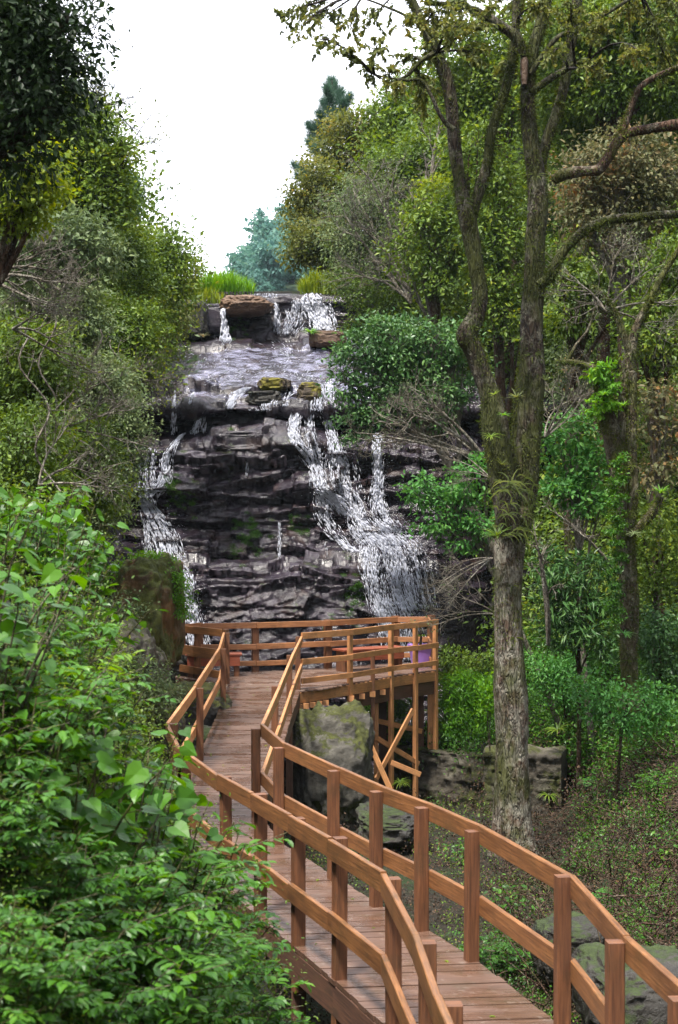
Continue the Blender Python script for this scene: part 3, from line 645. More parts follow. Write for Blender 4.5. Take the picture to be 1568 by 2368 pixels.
stone_wall('low mossy stone wall with ferns hanging on it, behind the big tree', (1.0, 31.5), (3.1, 30.1), -3.2, -1.6, .5, 61)
stone_wall('mossy end block of stone wall, right of the big trunk', (2.78, 28.3), (4.15, 27.9), -3.3, -1.25, .8, 63)
stone_wall('stretch of ruined stone wall in shade below the near railing', (2.2, 14.6), (3.3, 13.6), -2.2, -1.15, .45, 65)

# ------------------------------------------------------------------ boardwalk
RL = np.array([[1.72, 5.6], [1.57, 7.0], [1.457, 8.0], [1.37, 9.3], [.943, 10.8], [.633, 11.6], [.30, 12.3], [-.05, 13.2], [-.58, 14.6], [-.87, 15.9], [-.83, 19.5], [-.79, 24.0], [-.74, 27.3]])
LLn = np.array([[.62, 5.6], [.52, 7.0], [.47, 8.0], [.34, 9.4], [0, 10.4], [-.30, 11.2], [-.63, 12.1], [-.96, 12.9], [-1.46, 14.4], [-1.75, 16.0], [-1.79, 19.5], [-1.90, 24.8], [-2.08, 28.2]])
def off(line, s):      # offset a plan polyline sideways by s (+ = to the left of travel)
    T = nrm(np.gradient(line, axis=0)); return line + np.stack([-T[:, 1], T[:, 0]], 1) * s
bw_ = thing('boardwalk', 'red brown plank boardwalk winding down to the viewing platform', 'boardwalk', (0, 10, -.05))
mb = MB()
Yc = 5.5; ki = 0
while Yc < 27.2:
    wdt = .142; y0 = Yc; y1 = Yc + wdt
    def at(line, y, s): 
        return np.interp(y, line[:, 1], line[:, 0]) + s
    jl, jr = random.uniform(-.012, .02), random.uniform(-.02, .012)
    bend = np.interp(Yc, [5, 9.3, 12, 15.9, 17, 28], [.04, .10, .14, .10, 0, 0])
    ext = .05
    h = random.uniform(-.003, .003); g_ = .005
    c4 = []
    for ln, s_, bb in ((LLn, -ext + jl * .5, 0), (RL, ext + jr * .5, bend)):
        for yy in (y0 + bb + g_, y1 + bb - g_): c4.append((at(ln, yy, s_), yy))
    lx0, lx1, rx0, rx1 = c4; L_ = rx0[0] - lx0[0]; u0 = random.random() * 60; v0 = random.random() * 60
    cs = [lx0, rx0, rx1, lx1]; uvs = [(u0, v0), (u0 + L_, v0), (u0 + L_, v0 + wdt), (u0, v0 + wdt)]
    V = [(*c_, h - .034) for c_ in cs] + [(*c_, h) for c_ in cs]
    mb.add(V, [[4, 5, 6, 7], [0, 1, 5, 4], [1, 2, 6, 5], [2, 3, 7, 6], [3, 0, 4, 7], [0, 3, 2, 1]], uv=[(u, v + .04) for u, v in uvs] + uvs)
    Yc += wdt; ki += 1
deck = mb.build('deck', W['deck'], bw_, smooth=False)
mb = MB()
for ln, s in ((LLn, .02), (RL, -.02)):
    q = off(ln, s); 
    for i in range(len(q) - 1):
        a, b = q[i], q[i + 1]; dz = -.15
        board(mb, (a[0], a[1], dz), (b[0], b[1], dz), .05, .22)
mb.build('beam', W['beam'], bw_, smooth=False)
sup = [(ln[i], gz(*ln[i]) - .3) for ln in (LLn, RL) for i in range(3, 13)]
for (q, z0) in sup:
    mb = MB(); board(mb, (q[0], q[1] + .1, z0), (q[0], q[1] + .1, -.265), .11, .11, up=(0, 1, 0)); mb.build('support_post', W['beam'], bw_, smooth=False)

def railing(label, line, out, zt, rails, skip=(), drop=.25, psz=.088, rmat='rail'):
    """posts stand on LINE, rails run outside them; OUT = +1 left of travel, -1 right"""
    t = thing('railing', label, 'railing', (line[0][0], line[0][1], 0))
    T = nrm(np.gradient(line, axis=0))
    for i, q in enumerate(line):
        if i in skip: continue
        mb = MB(); tilt = random.uniform(-.008, .008)
        h = zt + random.uniform(-.03, .015)
        upv = np.array([T[i][0], T[i][1], 0])
        board(mb, (q[0], q[1], -drop if np.isscalar(drop) else -drop[i]), (q[0] + tilt, q[1], h), psz, psz, up=upv)
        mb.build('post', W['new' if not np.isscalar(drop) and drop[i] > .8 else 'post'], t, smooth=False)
    rl = off(line, out * (psz / 2 + .02))
    for k, (z, hh, th) in enumerate(rails):
        for i in range(len(rl) - 1):
            a, b = rl[i], rl[i + 1]; e = nrm(b - a) * .002; dz = random.uniform(-.008, .008)
            L_ = np.linalg.norm(b - a); sag = 1 if L_ < 2 else 0
            mb = MB(); board(mb, (*(a + e), z - hh / 2 + dz), (*(b - e), z - hh / 2 + random.uniform(-.008, .008)), th, hh); mb.build('rail', W[rmat], t, smooth=False)
    return t
two = ((.965, .135, .04), (.46, .135, .04))
railing('curving left railing of the boardwalk, near the leafy bank', LLn[:10], 1, .955, two, drop=.34)
railing('curving right railing of the boardwalk, on the brook side', RL[:10], -1, .955, two, drop=.3)
railing('straight left railing of the far boardwalk leading to the platform', LLn[9:], 1, .955, two, skip=(0,), drop=.3, rmat='new')  # same rail wood, light on the far stretch painted as a brighter colour
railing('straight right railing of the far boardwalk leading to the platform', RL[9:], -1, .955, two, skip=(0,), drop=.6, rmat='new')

# platform
poly = np.array([[-1.98, 27.1], [-2.15, 28.3], [-3.15, 29.4], [-3.15, 30.2], [-1.7, 30.4], [0, 31.3], [1.3, 32.2], [2.0, 32.1], [1.95, 30.75], [1.02, 29.65], [.2, 28.35], [-.3, 27.5], [-.74, 27.1]])
pl_ = thing('viewing_platform', 'wooden viewing platform on posts in front of the waterfall', 'platform', (-.5, 29, -.05))
mb = MB(); y = 27.12
while y < 32.1:
    ym = y + .07; xs = []
    for i in range(len(poly)):
        a, b = poly[i], poly[(i + 1) % len(poly)]
        if (a[1] - ym) * (b[1] - ym) < 0: xs.append(a[0] + (ym - a[1]) / (b[1] - a[1]) * (b[0] - a[0]))
    xs.sort()
    for a, b in zip(xs[::2], xs[1::2]):
        if b - a > .15: board(mb, (a - .03, ym, -.016), (b + .03, ym, -.016 + random.uniform(-.003, .003)), .13, .032)
    y += .142
mb.build('deck', W['deck'], pl_, smooth=False)
front = np.array([[-.74, 27.1], [.2, 28.35], [1.02, 29.65], [1.95, 30.75]])
mb = MB()
for i in range(3):
    a, b = front[i], front[i + 1]
    board(mb, (a[0], a[1] - .02, -.13), (b[0], b[1] - .02, -.13), .05, .19)
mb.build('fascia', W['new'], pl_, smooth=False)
mb = MB()
for i in range(3):
    a, b = front[i], front[i + 1]
    if i: board(mb, (a[0], a[1] + .05, -.36), (b[0], b[1] + .05, -.36), .08, .26)
for yy in (28.0, 29.2, 30.3, 31.3): 
    board(mb, (-2.6 + max(0, (yy - 30)) * 1.6, yy, -.14), (np.interp(yy, [27, 28.35, 29.65, 30.75, 33], [-.7, .2, 1.0, 1.9, 1.95]) - .1, yy, -.14), .06, .2)
for a, b in ((poly[1], poly[2]), (poly[2], poly[3]), (poly[3], poly[4]), (poly[4], poly[5]), (poly[5], poly[6])):
    board(mb, (a[0], a[1], -.14), (b[0], b[1], -.14), .05, .2)
mb.build('beam', W['beam'], pl_, smooth=False)
for i in range(9):      # short packing blocks under the front edge
    t = i / 8; a = lerp(front[0], front[1], t * 1.0) if i < 5 else lerp(front[1], front[2], (i - 5) / 4)
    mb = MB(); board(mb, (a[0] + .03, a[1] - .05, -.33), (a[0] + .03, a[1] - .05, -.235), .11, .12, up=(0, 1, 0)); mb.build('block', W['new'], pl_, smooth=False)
for (x, y_, z0, s, m_) in ((1.62, 31.1, -2.5, .24, 'beam'), (.2, 29.3, -2.7, .14, 'beam'), (-1.5, 28.6, -2.6, .16, 'beam'), (-2.8, 29.7, -2.7, .15, 'beam'), (.9, 31.2, -2.8, .16, 'beam'), (-.5, 30.4, -2.8, .16, 'beam'), (1.88, 30.95, -2.3, .14, 'new'), (.72, 29.4, -2.7, .09, 'new')):
    mb = MB(); board(mb, (x, y_, z0), (x, y_, -.25), s, s, up=(0, 1, 0)); mb.build('support_post', W[m_], pl_, smooth=False)
for a, b in ((P(825, 1650, 28.9), P(905, 1830, 28.6)), (P(955, 1640, 29.6), P(870, 1800, 28.9)), (P(905, 1762, 29.1), P(972, 1790, 29.2)), (P(870, 1705, 29.3), P(968, 1765, 30.2)), (P(870, 1665, 30.0), P(975, 1690, 30.6))):
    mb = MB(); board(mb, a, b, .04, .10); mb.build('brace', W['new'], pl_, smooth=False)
# platform railings
frl = np.array([[-.72, 27.35], [.2, 28.3], [1.02, 29.6], [1.52, 30.15], [1.96, 30.75]])
t3 = ((1.02, .115, .035), (.55, .105, .035), (.20, .10, .035))
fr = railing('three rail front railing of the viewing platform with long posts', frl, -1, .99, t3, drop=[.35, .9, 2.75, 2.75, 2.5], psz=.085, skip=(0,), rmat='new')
mb = MB(); q = P(862, 1600, 29.0); board(mb, (q[0], q[1], -1.4), (q[0], q[1], .55), .08, .06, up=(0, 1, 0)); mb.build('post', W['post'], fr, smooth=False)
bkl = np.array([[-3.12, 29.95], [-2.78, 30.25], [-1.68, 30.4], [-.23, 31.0], [1.2, 32.15], [1.96, 32.1], [1.96, 30.95]])
railing('back railing of the viewing platform facing the falls', bkl, -1, 1.0, ((.985, .115, .04), (.56, .11, .04), (.22, .10, .04)), psz=.13, drop=.3, rmat='fresh')
lfl = np.array([[-2.12, 28.35], [-2.72, 29.1], [-3.14, 29.75]])
railing('short left railing of the viewing platform, dark in shade', lfl, 1, 1.0, ((1.0, .14, .04), (.62, .2, .04), (.22, .14, .04)), psz=.10, drop=.35)

def bench(label, c, ang, L, n=2):
    t = thing('bench', label, 'bench', (c[0], c[1], 0)); ca, sa = math.cos(ang), math.sin(ang)
    def W3(u, v, z): return (c[0] + u * ca - v * sa, c[1] + u * sa + v * ca, z)
    mb = MB()
    for k in range(3): board(mb, W3(-L / 2, -.15 + k * .15, .43), W3(L / 2, -.15 + k * .15, .43), .14, .035)
    mb.build('seat', W['red'], t, smooth=False)
    mb = MB(); board(mb, W3(-L / 2 + .04, -.19, .31), W3(L / 2 - .04, -.19, .31), .03, .20); mb.build('apron', W['red'], t, smooth=False)
    for u in (-L / 2 + .1, L / 2 - .1):
        mb = MB(); board(mb, W3(u, 0, .0), W3(u, 0, .412), .10, .32, up=(-sa, ca, 0)); mb.build('leg', W['post'], t, smooth=False)
bench('low red brown bench along the back railing, in the middle of the platform', (.62, 30.75), .55, 1.5)
bench('low red bench in the shaded left corner of the platform', (-2.45, 29.55), .1, 1.1)

# purple pot with a leafy plant
m, t_, o_ = newmat('lilac glazed plastic'); princ(t_, o_, mixc(t_, noise(t_, 8, 4, pos(t_)), (.40, .20, .72), (.48, .28, .8)), .4); POT = m
pt = thing('plant_pot', 'lilac square plant pot with a spiky green plant at the platform corner', 'plant pot', (1.68, 31.35, 0))
def sqpot(mb, c, r0, r1, h, rim, rimh, w0=0):
    prof = [(r0 * .95, 0), (r0, .01), (r1, h - rimh), (r1 + rim, h - rimh + .004), (r1 + rim, h), (r1 - .02, h), (r1 - .03, h - .06), (0.001, h - .06)]
    n = 32; a = np.linspace(0, 2 * math.pi, n, endpoint=False); k = 1 / np.maximum(np.abs(np.cos(a)), np.abs(np.sin(a))) ** .75
    V = np.concatenate([np.stack([c[0] + r * k * np.cos(a + .3), c[1] + r * k * np.sin(a + .3), np.full(n, c[2] + z)], 1) for r, z in prof])
    i = np.arange(len(prof) - 1)[:, None] * n; j = np.arange(n)[None]
    mb.add(V, np.stack([i + j, i + (j + 1) % n, i + n + (j + 1) % n, i + n + j], -1).reshape(-1, 4))
mb = MB(); sqpot(mb, (1.68, 31.35, .0), .15, .2, .46, .025, .05); mb.build('pot', POT, pt, smooth=False)
mb = MB(); tube(mb, [(1.68, 31.35, .4), (1.70, 31.35, .6), (1.69, 31.36, .82)], [.03, .025, .02]); mb.build('stem', B['brown'], pt)
def rosette(mb, c, n, L, wd, up=.6, droop=.6, ax=(0, 0, 1), seg=5, spread=1.0):
    ax = nrm(np.array(ax, float)); 
    for i in range(n):
        a = i * 2.4 + random.random() * .5; el = up * random.uniform(.5, 1.5)
        r = np.array([math.cos(a), math.sin(a), 0]); r = nrm(r - ax * (r @ ax)) * spread
        d = nrm(r + ax * el); l = L * random.uniform(.65, 1.1); p = np.array(c, float); S = nrm(np.cross(d, ax)); V = []
        for k in range(seg + 1):
            f = k / seg; w2 = wd * (1 - f ** 2.2) * (.65 + .35 * min(1, f * 4)) + .0008
            V += [p - S * w2 / 2 , p + S * w2 / 2]
            p = p + d * l / seg; d = nrm(d + np.array([0, 0, -droop / seg]))
        Q = [[2 * k, 2 * k + 1, 2 * k + 3, 2 * k + 2] for k in range(seg)]
        mb.add(V, Q)
mb = MB(); rosette(mb, (1.69, 31.36, .82), 15, .34, .05, .5, .9); rosette(mb, (1.69, 31.36, .62), 8, .26, .045, .4, .9); mb.build('leaves', G['bright'], pt)
# ------------------------------------------------------------------ trees and other vegetation
def limb_path(a, b, sag=.12, n=6):
    a = np.asarray(a, float); b = np.asarray(b, float); L = np.linalg.norm(b - a); t = np.linspace(0, 1, n)[:, None]
    mid = lerp(a, b, .5) + rng.normal(size=3) * L * sag * .6 + np.array([0, 0, L * sag])
    return (1 - t) ** 2 * a + 2 * t * (1 - t) * mid + t * t * b
def twigs(mb, p, d, L, r, depth, ends, wig=.35, nb=(2, 4), shr=.62, sides=4, upb=.1):
    n = 5; pts = [np.array(p, float)]; dd = nrm(np.array(d, float))
    for i in range(n):
        dd = nrm(dd + rng.normal(size=3) * wig * .4 + np.array([0, 0, upb * .3])); pts.append(pts[-1] + dd * L / n)
    tube(mb, pts, np.linspace(r, r * .55, n + 1), sides, cap=False)
    if depth == 0: ends.append((pts[-1], dd)); return
    for i in range(rng.integers(*nb) + 1):
        q = pts[rng.integers(2, n + 1)]; nd = nrm(dd + rng.normal(size=3) * .65)
        twigs(mb, q, nd, L * shr * rng.uniform(.7, 1.15), r * .55, depth - 1, ends, wig, nb, shr, 3 if depth < 3 else sides, upb)
def fill(mb, blobs, size, kind='rhomb', lai=2.0, cl=.22, droop=.25, per=44, lump=.42, inner=.5):
    if size >= .055: size *= 1.2
    a_leaf = {'rhomb': .26, 'oval': .34, 'lance': .13, 'heart': .6, 'needle': .02}[kind] * size * size
    cents = []
    for c, r in blobs:
        r = np.broadcast_to(np.asarray(r, float), (3,)); area = 4 * math.pi * (r[0] * r[1] * r[2]) ** (2 / 3)
        nc = max(4, int(area * lai / a_leaf / per)); dd = rdir(nc)
        rad = rng.uniform(inner, 1.05, nc) ** .7 * (1 + lump * fbm(dd[:, 0] * 2.1 + c[0], dd[:, 1] * 2.1, dd[:, 2] * 2.1 + c[2], 3, 5) * 1.6)
        cc = np.asarray(c) + dd * r * rad[:, None]; cents.append(cc)
        nl = rng.integers(int(per * .5), int(per * 1.5), nc); idx = np.repeat(np.arange(nc), nl); n = len(idx)
        offs = np.clip(rng.normal(size=(n, 3)), -1.7, 1.7) * cl * np.array([1, 1, .5]) * rng.uniform(.6, 1.3, (n, 1))
        pp = cc[idx] + offs; outw = nrm(dd[idx] * .8 + offs / cl * .35)
        D = nrm(outw * .55 + rng.normal(size=(n, 3)) * .55 + np.array([0, 0, -droop]))
        Nn = nrm(np.array([0, 0, .8]) + outw * .55 + rng.normal(size=(n, 3)) * .45)
        leaves(mb, pp, D, Nn, size * rng.uniform(.45, 1.4, n), kind)
    return cents
def tree(name, label, cat, blobs, d=None, base=None, leaf='mid', size=.09, kind='rhomb', lai=1.6, cl=.24, bark='brown', tr=.09, group=None,
         part='crown', twig=.35, lump=.42, rz=.95, droop=.25, ff=1.0, inner=.5):
    """BLOBS: rows (x, y, radius) as seen, at depth D (or on the slope behind them)"""
    bl = []
    for b in blobs:
        x, y, r = b[:3]; dd_ = b[3] if len(b) > 3 else d
        if dd_ is None:
            h, _ = cast(GB, x, y); dd_ = (h[1] if h is not None else 40) ; dd_ = dd_ - .55 * r / F * dd_
        rr = r / F * dd_; bl.append((P(x, y, dd_), np.array([rr, rr * ff, rr * rz])))
    lowest = min(bl, key=lambda q: q[0][2] - q[1][2])[0]
    if base is None:      # rooted on the slope beside it, not in the gorge below it
        bx, by = lowest[0], lowest[1] + .2; sg_ = -1 if bx < 0 else 1
        for _ in range(60):
            if gz(bx, by) > lowest[2] - 1.6: break
            bx += .1 * sg_; by += .02
    else: bx, by = base
    bz = gz(bx, by); t = thing(name, label, cat, (bx, by, bz - .1), group)
    m1, m2 = MB(), MB(); b0 = np.array([bx, by, bz - .15])
    top = np.mean([q[0] for q in bl], 0); top[2] = max(top[2], bz + .4)
    tp = limb_path(b0, top, .06, 8); tube(m1, tp, np.linspace(tr, tr * .45, 8), 7, .12, 3)
    for c, r in bl:
        k_ = int(np.argmin(np.linalg.norm(tp[2:] - c, axis=1))) + 1; lp = limb_path(tp[k_ - 1], c, .15); tube(m1, lp, np.linspace(tr * .5, tr * .12, len(lp)), 5, .1, 4)
        for _ in range(int(14 * twig)):
            e = c + rdir(1)[0] * r * rng.uniform(.7, 1.1); q = limb_path(lp[rng.integers(2, 6)], e, .15, 5); tube(m1, q, np.linspace(max(.011, tr * .2), max(.004, tr * .05), 5), 3, cap=False)
    fill(m2, bl, size, kind, lai, cl, droop, lump=lump, inner=inner)
    m1.build('trunk', B[bark], t); m2.build(part, G[leaf], t, smooth=False)
    return t
TR = tree
# --- left slope
TR('tree', 'dark leafy tree against the sky in the top left corner', 'tree', [(25, 40, 120), (110, 90, 75), (60, 190, 120), (20, 330, 90), (130, 190, 60), (105, 275, 55), (150, 40, 40), (20, -60, 120)], 13.5, (-5.2, 14), 'dark', .062, lai=1.5, cl=.2, bark='dark', tr=.2, twig=1)
TR('tree', 'yellow green tree below the dark leafy tree at the left edge', 'tree', [(20, 400, 80), (75, 380, 50), (60, 460, 60), (110, 420, 35), (15, 510, 55)], 17.5, (-5.2, 18), 'yellow', .065, lai=1.5, cl=.16, tr=.1)
TR('tree', 'tall tree with yellowing top on the left slope skyline', 'tree', [(175, 270, 50), (215, 300, 55), (170, 340, 65), (240, 360, 52), (285, 330, 26), (215, 410, 75), (260, 440, 50), (150, 430, 60), (225, 480, 75)], 28, (-5.2, 28.6), 'mid', .085, tr=.2, bark='dark', twig=.9, lai=1.5)
TR('tree', 'olive crown poking above the tall left slope tree', 'tree', [(175, 235, 28), (205, 250, 26), (240, 262, 22), (150, 265, 30)], 29, (-5.5, 29.5), 'olive', .07, tr=.1, lai=1.1, twig=1.4, inner=.2)
TR('tree', 'broken topped tree wrapped in vines at the left of the crest', 'tree', [(345, 555, 34), (352, 600, 40), (400, 590, 36), (398, 555, 24), (430, 600, 22), (375, 650, 55), (420, 650, 34), (330, 640, 45)], 34, None, 'mid', .08, tr=.22, bark='dark', lai=1.6)
TR('tree', 'drooping olive creeper covered tree beside the crest rocks', 'tree', [(400, 700, 36), (385, 745, 34), (362, 800, 26), (410, 655, 26)], 36.5, None, 'olive', .08, tr=.1, droop=1.0, bark='dark')
left = [
 ('grey green tree on the left slope under the skyline tree', [(60, 570, 90), (150, 560, 75), (215, 575, 60)], 'grey', .07, 21),
 ('fine leaved tree in the middle of the left slope, below the vine wrapped tree', [(290, 560, 50), (290, 620, 66), (240, 660, 70), (330, 690, 62)], 'mid', .07, 30),
 ('fine leaved grey green tree left of the fine leaved mid green one', [(130, 680, 85), (60, 720, 80), (185, 730, 70)], 'grey', .065, 23),
 ('leafy tree with orange tinged sprays on the left slope', [(260, 750, 72), (330, 760, 50), (210, 800, 66), (300, 820, 60)], 'mid', .065, 28),
 ('dark tree in shade at the left edge, halfway up the slope', [(30, 830, 95), (100, 820, 70), (60, 900, 80)], 'mid', .06, 20),
 ('grey green hanging bush left of the upper rock slab', [(180, 880, 75), (255, 890, 60), (130, 930, 60)], 'grey', .06, 25),
 ('yellow green low tree leaning toward the rock slab', [(330, 815, 42), (350, 860, 26), (300, 850, 34)], 'olive', .06, 31),
 ('grey green bush hanging over the left fall', [(285, 960, 52), (300, 1010, 42), (250, 1020, 60), (275, 1070, 44)], 'grey', .055, 27),
 ('dense small leaved bush just above the heart leaved bank plants', [(190, 1020, 70), (130, 1060, 70), (210, 1100, 56), (240, 1140, 46)], 'mid', .055, 22),
 ('dark bush in the hollow above the fresh green bank', [(60, 1020, 90), (20, 1110, 70), (110, 1140, 60)], 'mid', .055, 18),
 ('narrow leaved bush overhanging the upper left rocks', [(370, 700, 36), (345, 745, 34), (395, 790, 22)], 'mid', .07, 34),
 ('lowest grey green bush beside the left fall', [(250, 1180, 34), (215, 1190, 34), (285, 1130, 26)], 'grey', .05, 24),
]
for lb, bl, lf, sz, d in left: TR('tree' if 'tree' in lb else 'bush', lb, 'tree' if 'tree' in lb else 'bush', bl, d, None, lf, sz, lai=1.6, cl=.17, tr=.07, twig=1.3, bark='pale' if lf == 'grey' else 'brown')
# --- reeds at the crest
def reeds(label, x0, x1, ytop, ybase, d, n, leaf, group=None):
    c = P((x0 + x1) / 2, ybase, d); t = thing('reed_clump', label, 'reeds', c); mb = MB()
    for i in range(n):
        u = random.random(); x = lerp(x0, x1, u); q = P(x, ybase, d + random.uniform(-.8, .8)); hh = (ybase - ytop) / F * d * (.55 + .5 * math.sin(u * 3.1)) * random.uniform(.6, 1.05)
        q[2] -= .1; az = random.random() * 6.28; a2 = random.uniform(.1, .45); dirv = np.array([math.cos(az) * a2, math.sin(az) * a2, 1]); p = q.copy(); V = []; wv = random.uniform(.03, .055); S = np.array([math.cos(az + 1.57), math.sin(az + 1.57), 0]); dv = nrm(dirv)
        for k in range(6):
            f = k / 5; w2 = wv * (1 - f ** 2); V += [p - S * w2 / 2, p + S * (w2 / 2 + .001)]; p = p + dv * hh / 5 * 1.05; dv = nrm(dv + np.array([math.cos(az), math.sin(az), 0]) * .16 * f * 2 + np.array([0, 0, -.14 * f * 2]))
        mb.add(V, [[2 * k, 2 * k + 1, 2 * k + 3, 2 * k + 2] for k in range(5)])
    mb.build('blades', G[leaf], t, smooth=False)
reeds('bright green clump of broad reeds on the crest, left of the weir', 420, 585, 612, 682, 46.2, 1500, 'bright')
reeds('low grassy tuft spilling over the left end of the crest', 430, 520, 650, 700, 45.2, 380, 'yellow')
reeds('yellow green reeds at the right end of the crest', 695, 775, 612, 680, 46.0, 700, 'yellow')
# --- right slope, skyline
TR('tree', 'rounded olive tree on the right skyline below the tallest pine', 'tree', [(800, 300, 45), (840, 330, 55), (770, 350, 45), (860, 280, 40), (810, 390, 60)], 52, (.6, 53), 'olive', .13, tr=.25, bark='pale', cl=.3)
TR('tree', 'grey olive tree at the left tip of the right slope', 'tree', [(735, 400, 42), (705, 450, 40), (745, 470, 55), (700, 510, 42), (790, 450, 50)], 50, (-.4, 51), 'olive', .12, tr=.2, bark='pale', cl=.28)
TR('tree', 'leaning olive tree over the crest below the grey olive one', 'tree', [(690, 560, 34), (730, 560, 50), (690, 600, 24), (760, 600, 45), (780, 540, 50)], 48, (.0, 49.5), 'olive', .11, tr=.15, bark='pale', cl=.25)
TR('tree', 'tall dark green tree on the right skyline behind the forked trunk', 'tree', [(900, 260, 50), (940, 220, 50), (930, 300, 60), (980, 260, 60), (890, 330, 50), (1010, 190, 60)], 50, (2.3, 51), 'mid', .12, tr=.22, cl=.3)
TR('tree', 'mid green tree between the bare grey shrub and the forked trunk', 'tree', [(900, 400, 55), (960, 380, 60), (1010, 340, 60), (940, 450, 50), (1000, 430, 55)], 46, (2.4, 47), 'mid', .11, tr=.2, cl=.28)
TR('tree', 'small yellow leaved tree beside pale trunks on the right slope', 'tree', [(1000, 425, 26), (1035, 430, 20), (985, 450, 20), (1040, 585, 24), (1000, 590, 18)], 40, (2.8, 41), 'yellow', .09, tr=.07, bark='pale', lai=1.2, cl=.2)
TR('tree', 'dark green tree with big leaves above the glossy bush', 'tree', [(980, 520, 55), (1030, 500, 45), (1060, 560, 50), (960, 590, 45), (1020, 640, 50)], 39, (3.0, 40), 'mid', .11, tr=.15, cl=.25)
TR('tree', 'thin leaved tree behind the bare grey shrub', 'tree', [(820, 470, 60), (870, 500, 60), (800, 560, 60), (860, 590, 60), (920, 540, 50), (820, 640, 50), (880, 670, 50), (930, 640, 45)], 45.5, (1.3, 46.5), 'grey', .09, lai=.9, tr=.1, bark='pale', twig=2.2, cl=.3, inner=.2)
TR('bush', 'spreading bush over the right end of the crest', 'bush', [(835, 680, 38), (870, 720, 45), (835, 745, 26), (915, 710, 40), (800, 650, 24)], 43.4, (2.0, 44.2), 'mid', .08, tr=.07, lai=1.3, bark='pale', twig=1.2)
TR('bush', 'dense glossy blue green bush overhanging the right side of the falls', 'bush', [(820, 830, 48), (870, 800, 56), (930, 790, 62), (990, 790, 60), (1050, 800, 55), (900, 860, 60), (970, 860, 66), (1040, 870, 60), (800, 880, 34), (840, 930, 44), (820, 985, 38), (860, 960, 40), (1000, 930, 60), (930, 910, 50)], 32.6, (4.3, 33.6), 'gloss', .085, 'oval', tr=.14, lai=1.35, cl=.17, bark='pale', lump=.65, twig=1)
TR('tree', 'leafy tree between the two forks of the big trunk, high on the slope', 'tree', [(1100, 330, 60), (1150, 420, 60), (1120, 520, 60), (1170, 560, 55), (1150, 650, 50), (1170, 720, 50)], 36, (4.2, 37), 'mid', .10, tr=.18, cl=.26)
TR('tree', 'tall forest tree filling the top between the trunks', 'tree', [(1060, 120, 70), (1120, 200, 70), (1080, 230, 60), (1170, 100, 80), (1180, 250, 70)], 38, (4.0, 39), 'mid', .10, tr=.2, cl=.28)
TR('tree', 'dark tree filling the upper right corner of the forest', 'tree', [(1300, 60, 100), (1400, 80, 110), (1500, 60, 110), (1350, 170, 90), (1460, 180, 90), (1550, 150, 90)], 33, (6.6, 34), 'mid', .10, tr=.25, cl=.28, lai=1.8)
TR('tree', 'green tree under the dark upper right tree, behind the right trunk', 'tree', [(1300, 260, 70), (1390, 280, 70), (1340, 350, 60), (1480, 300, 70), (1560, 280, 70)], 34, (6.0, 35), 'mid', .09, tr=.2, cl=.25)
TR('tree', 'rusty grey leaved tree on the right, behind the mossy branch', 'tree', [(1330, 420, 60), (1400, 380, 70), (1470, 350, 70), (1530, 400, 70), (1420, 470, 70), (1500, 480, 60), (1350, 520, 50), (1450, 560, 55)], 29, (5.6, 30), 'russet', .08, 'oval', tr=.16, cl=.22, lai=1.5, bark='pale', twig=1)
TR('tree', 'green tree right of the big trunk with broad drooping leaves', 'tree', [(1290, 580, 50), (1340, 640, 50), (1320, 720, 50), (1400, 650, 55), (1460, 680, 50)], 31, (5.0, 32), 'mid', .10, 'oval', tr=.13, cl=.2, lai=1.3)
TR('tree', 'dark green tree at the right edge above the russet bush', 'tree', [(1540, 600, 60), (1520, 700, 60), (1550, 800, 60), (1480, 780, 45)], 28, (6.2, 29), 'mid', .08, tr=.14, cl=.2)
TR('bush', 'thin twiggy bush in the dark gap behind the forked trunk', 'bush', [(1330, 820, 50), (1300, 900, 40), (1360, 900, 40)], 32, (5.2, 33), 'grey', .07, tr=.06, lai=.7, twig=2.5, bark='pale', inner=.2)
TR('bush', 'light green broad leaved bush between the two mossy trunks', 'bush', [(1290, 1010, 36), (1340, 1000, 44), (1380, 1040, 34), (1320, 1070, 50), (1290, 1120, 40), (1370, 1110, 44), (1330, 1150, 46), (1395, 1150, 30)], 27.5, (4.8, 28.2), 'fern', .085, 'oval', tr=.07, lai=1.2, cl=.16, bark='pale')
TR('bush', 'light green bush at the left of the big trunk, over the dark hollow', 'bush', [(975, 1150, 34), (1000, 1200, 38), (1050, 1110, 36), (1075, 1160, 40), (1100, 1080, 30), (1110, 1210, 36), (1060, 1240, 26), (970, 1110, 20)], 28.5, (4.4, 29.3), 'fern', .075, 'oval', tr=.06, lai=1.2, cl=.15, bark='pale')
TR('bush', 'palm like narrow leaved bush right of the big trunk', 'bush', [(1260, 1300, 40), (1310, 1340, 50), (1370, 1320, 44), (1280, 1400, 44), (1350, 1410, 50), (1400, 1390, 34), (1320, 1460, 44), (1390, 1470, 36)], 26.5, (4.3, 27.2), 'gloss', .13, 'lance', tr=.05, lai=1.2, cl=.15)
TR('bush', 'russet leaved bush at the right edge behind the second mossy trunk', 'bush', [(1530, 920, 40), (1500, 980, 34), (1555, 1000, 40), (1540, 1080, 36), (1500, 1100, 28)], 26.5, (5.6, 27), 'russet', .085, 'oval', tr=.07, lai=1.3, bark='pale', twig=1)
TR('bush', 'fresh green bush at the right edge below the russet one', 'bush', [(1530, 1200, 45), (1490, 1250, 34), (1550, 1290, 44), (1510, 1340, 40)], 26, (5.6, 26.6), 'mid', .07, tr=.05, lai=1.3)
TR('bush', 'grey green bush at the right edge beside the base of the second mossy trunk', 'bush', [(1520, 1430, 50), (1560, 1490, 46), (1490, 1500, 34), (1530, 1560, 40)], 25.6, (5.5, 26), 'gloss', .065, tr=.05, lai=1.4)
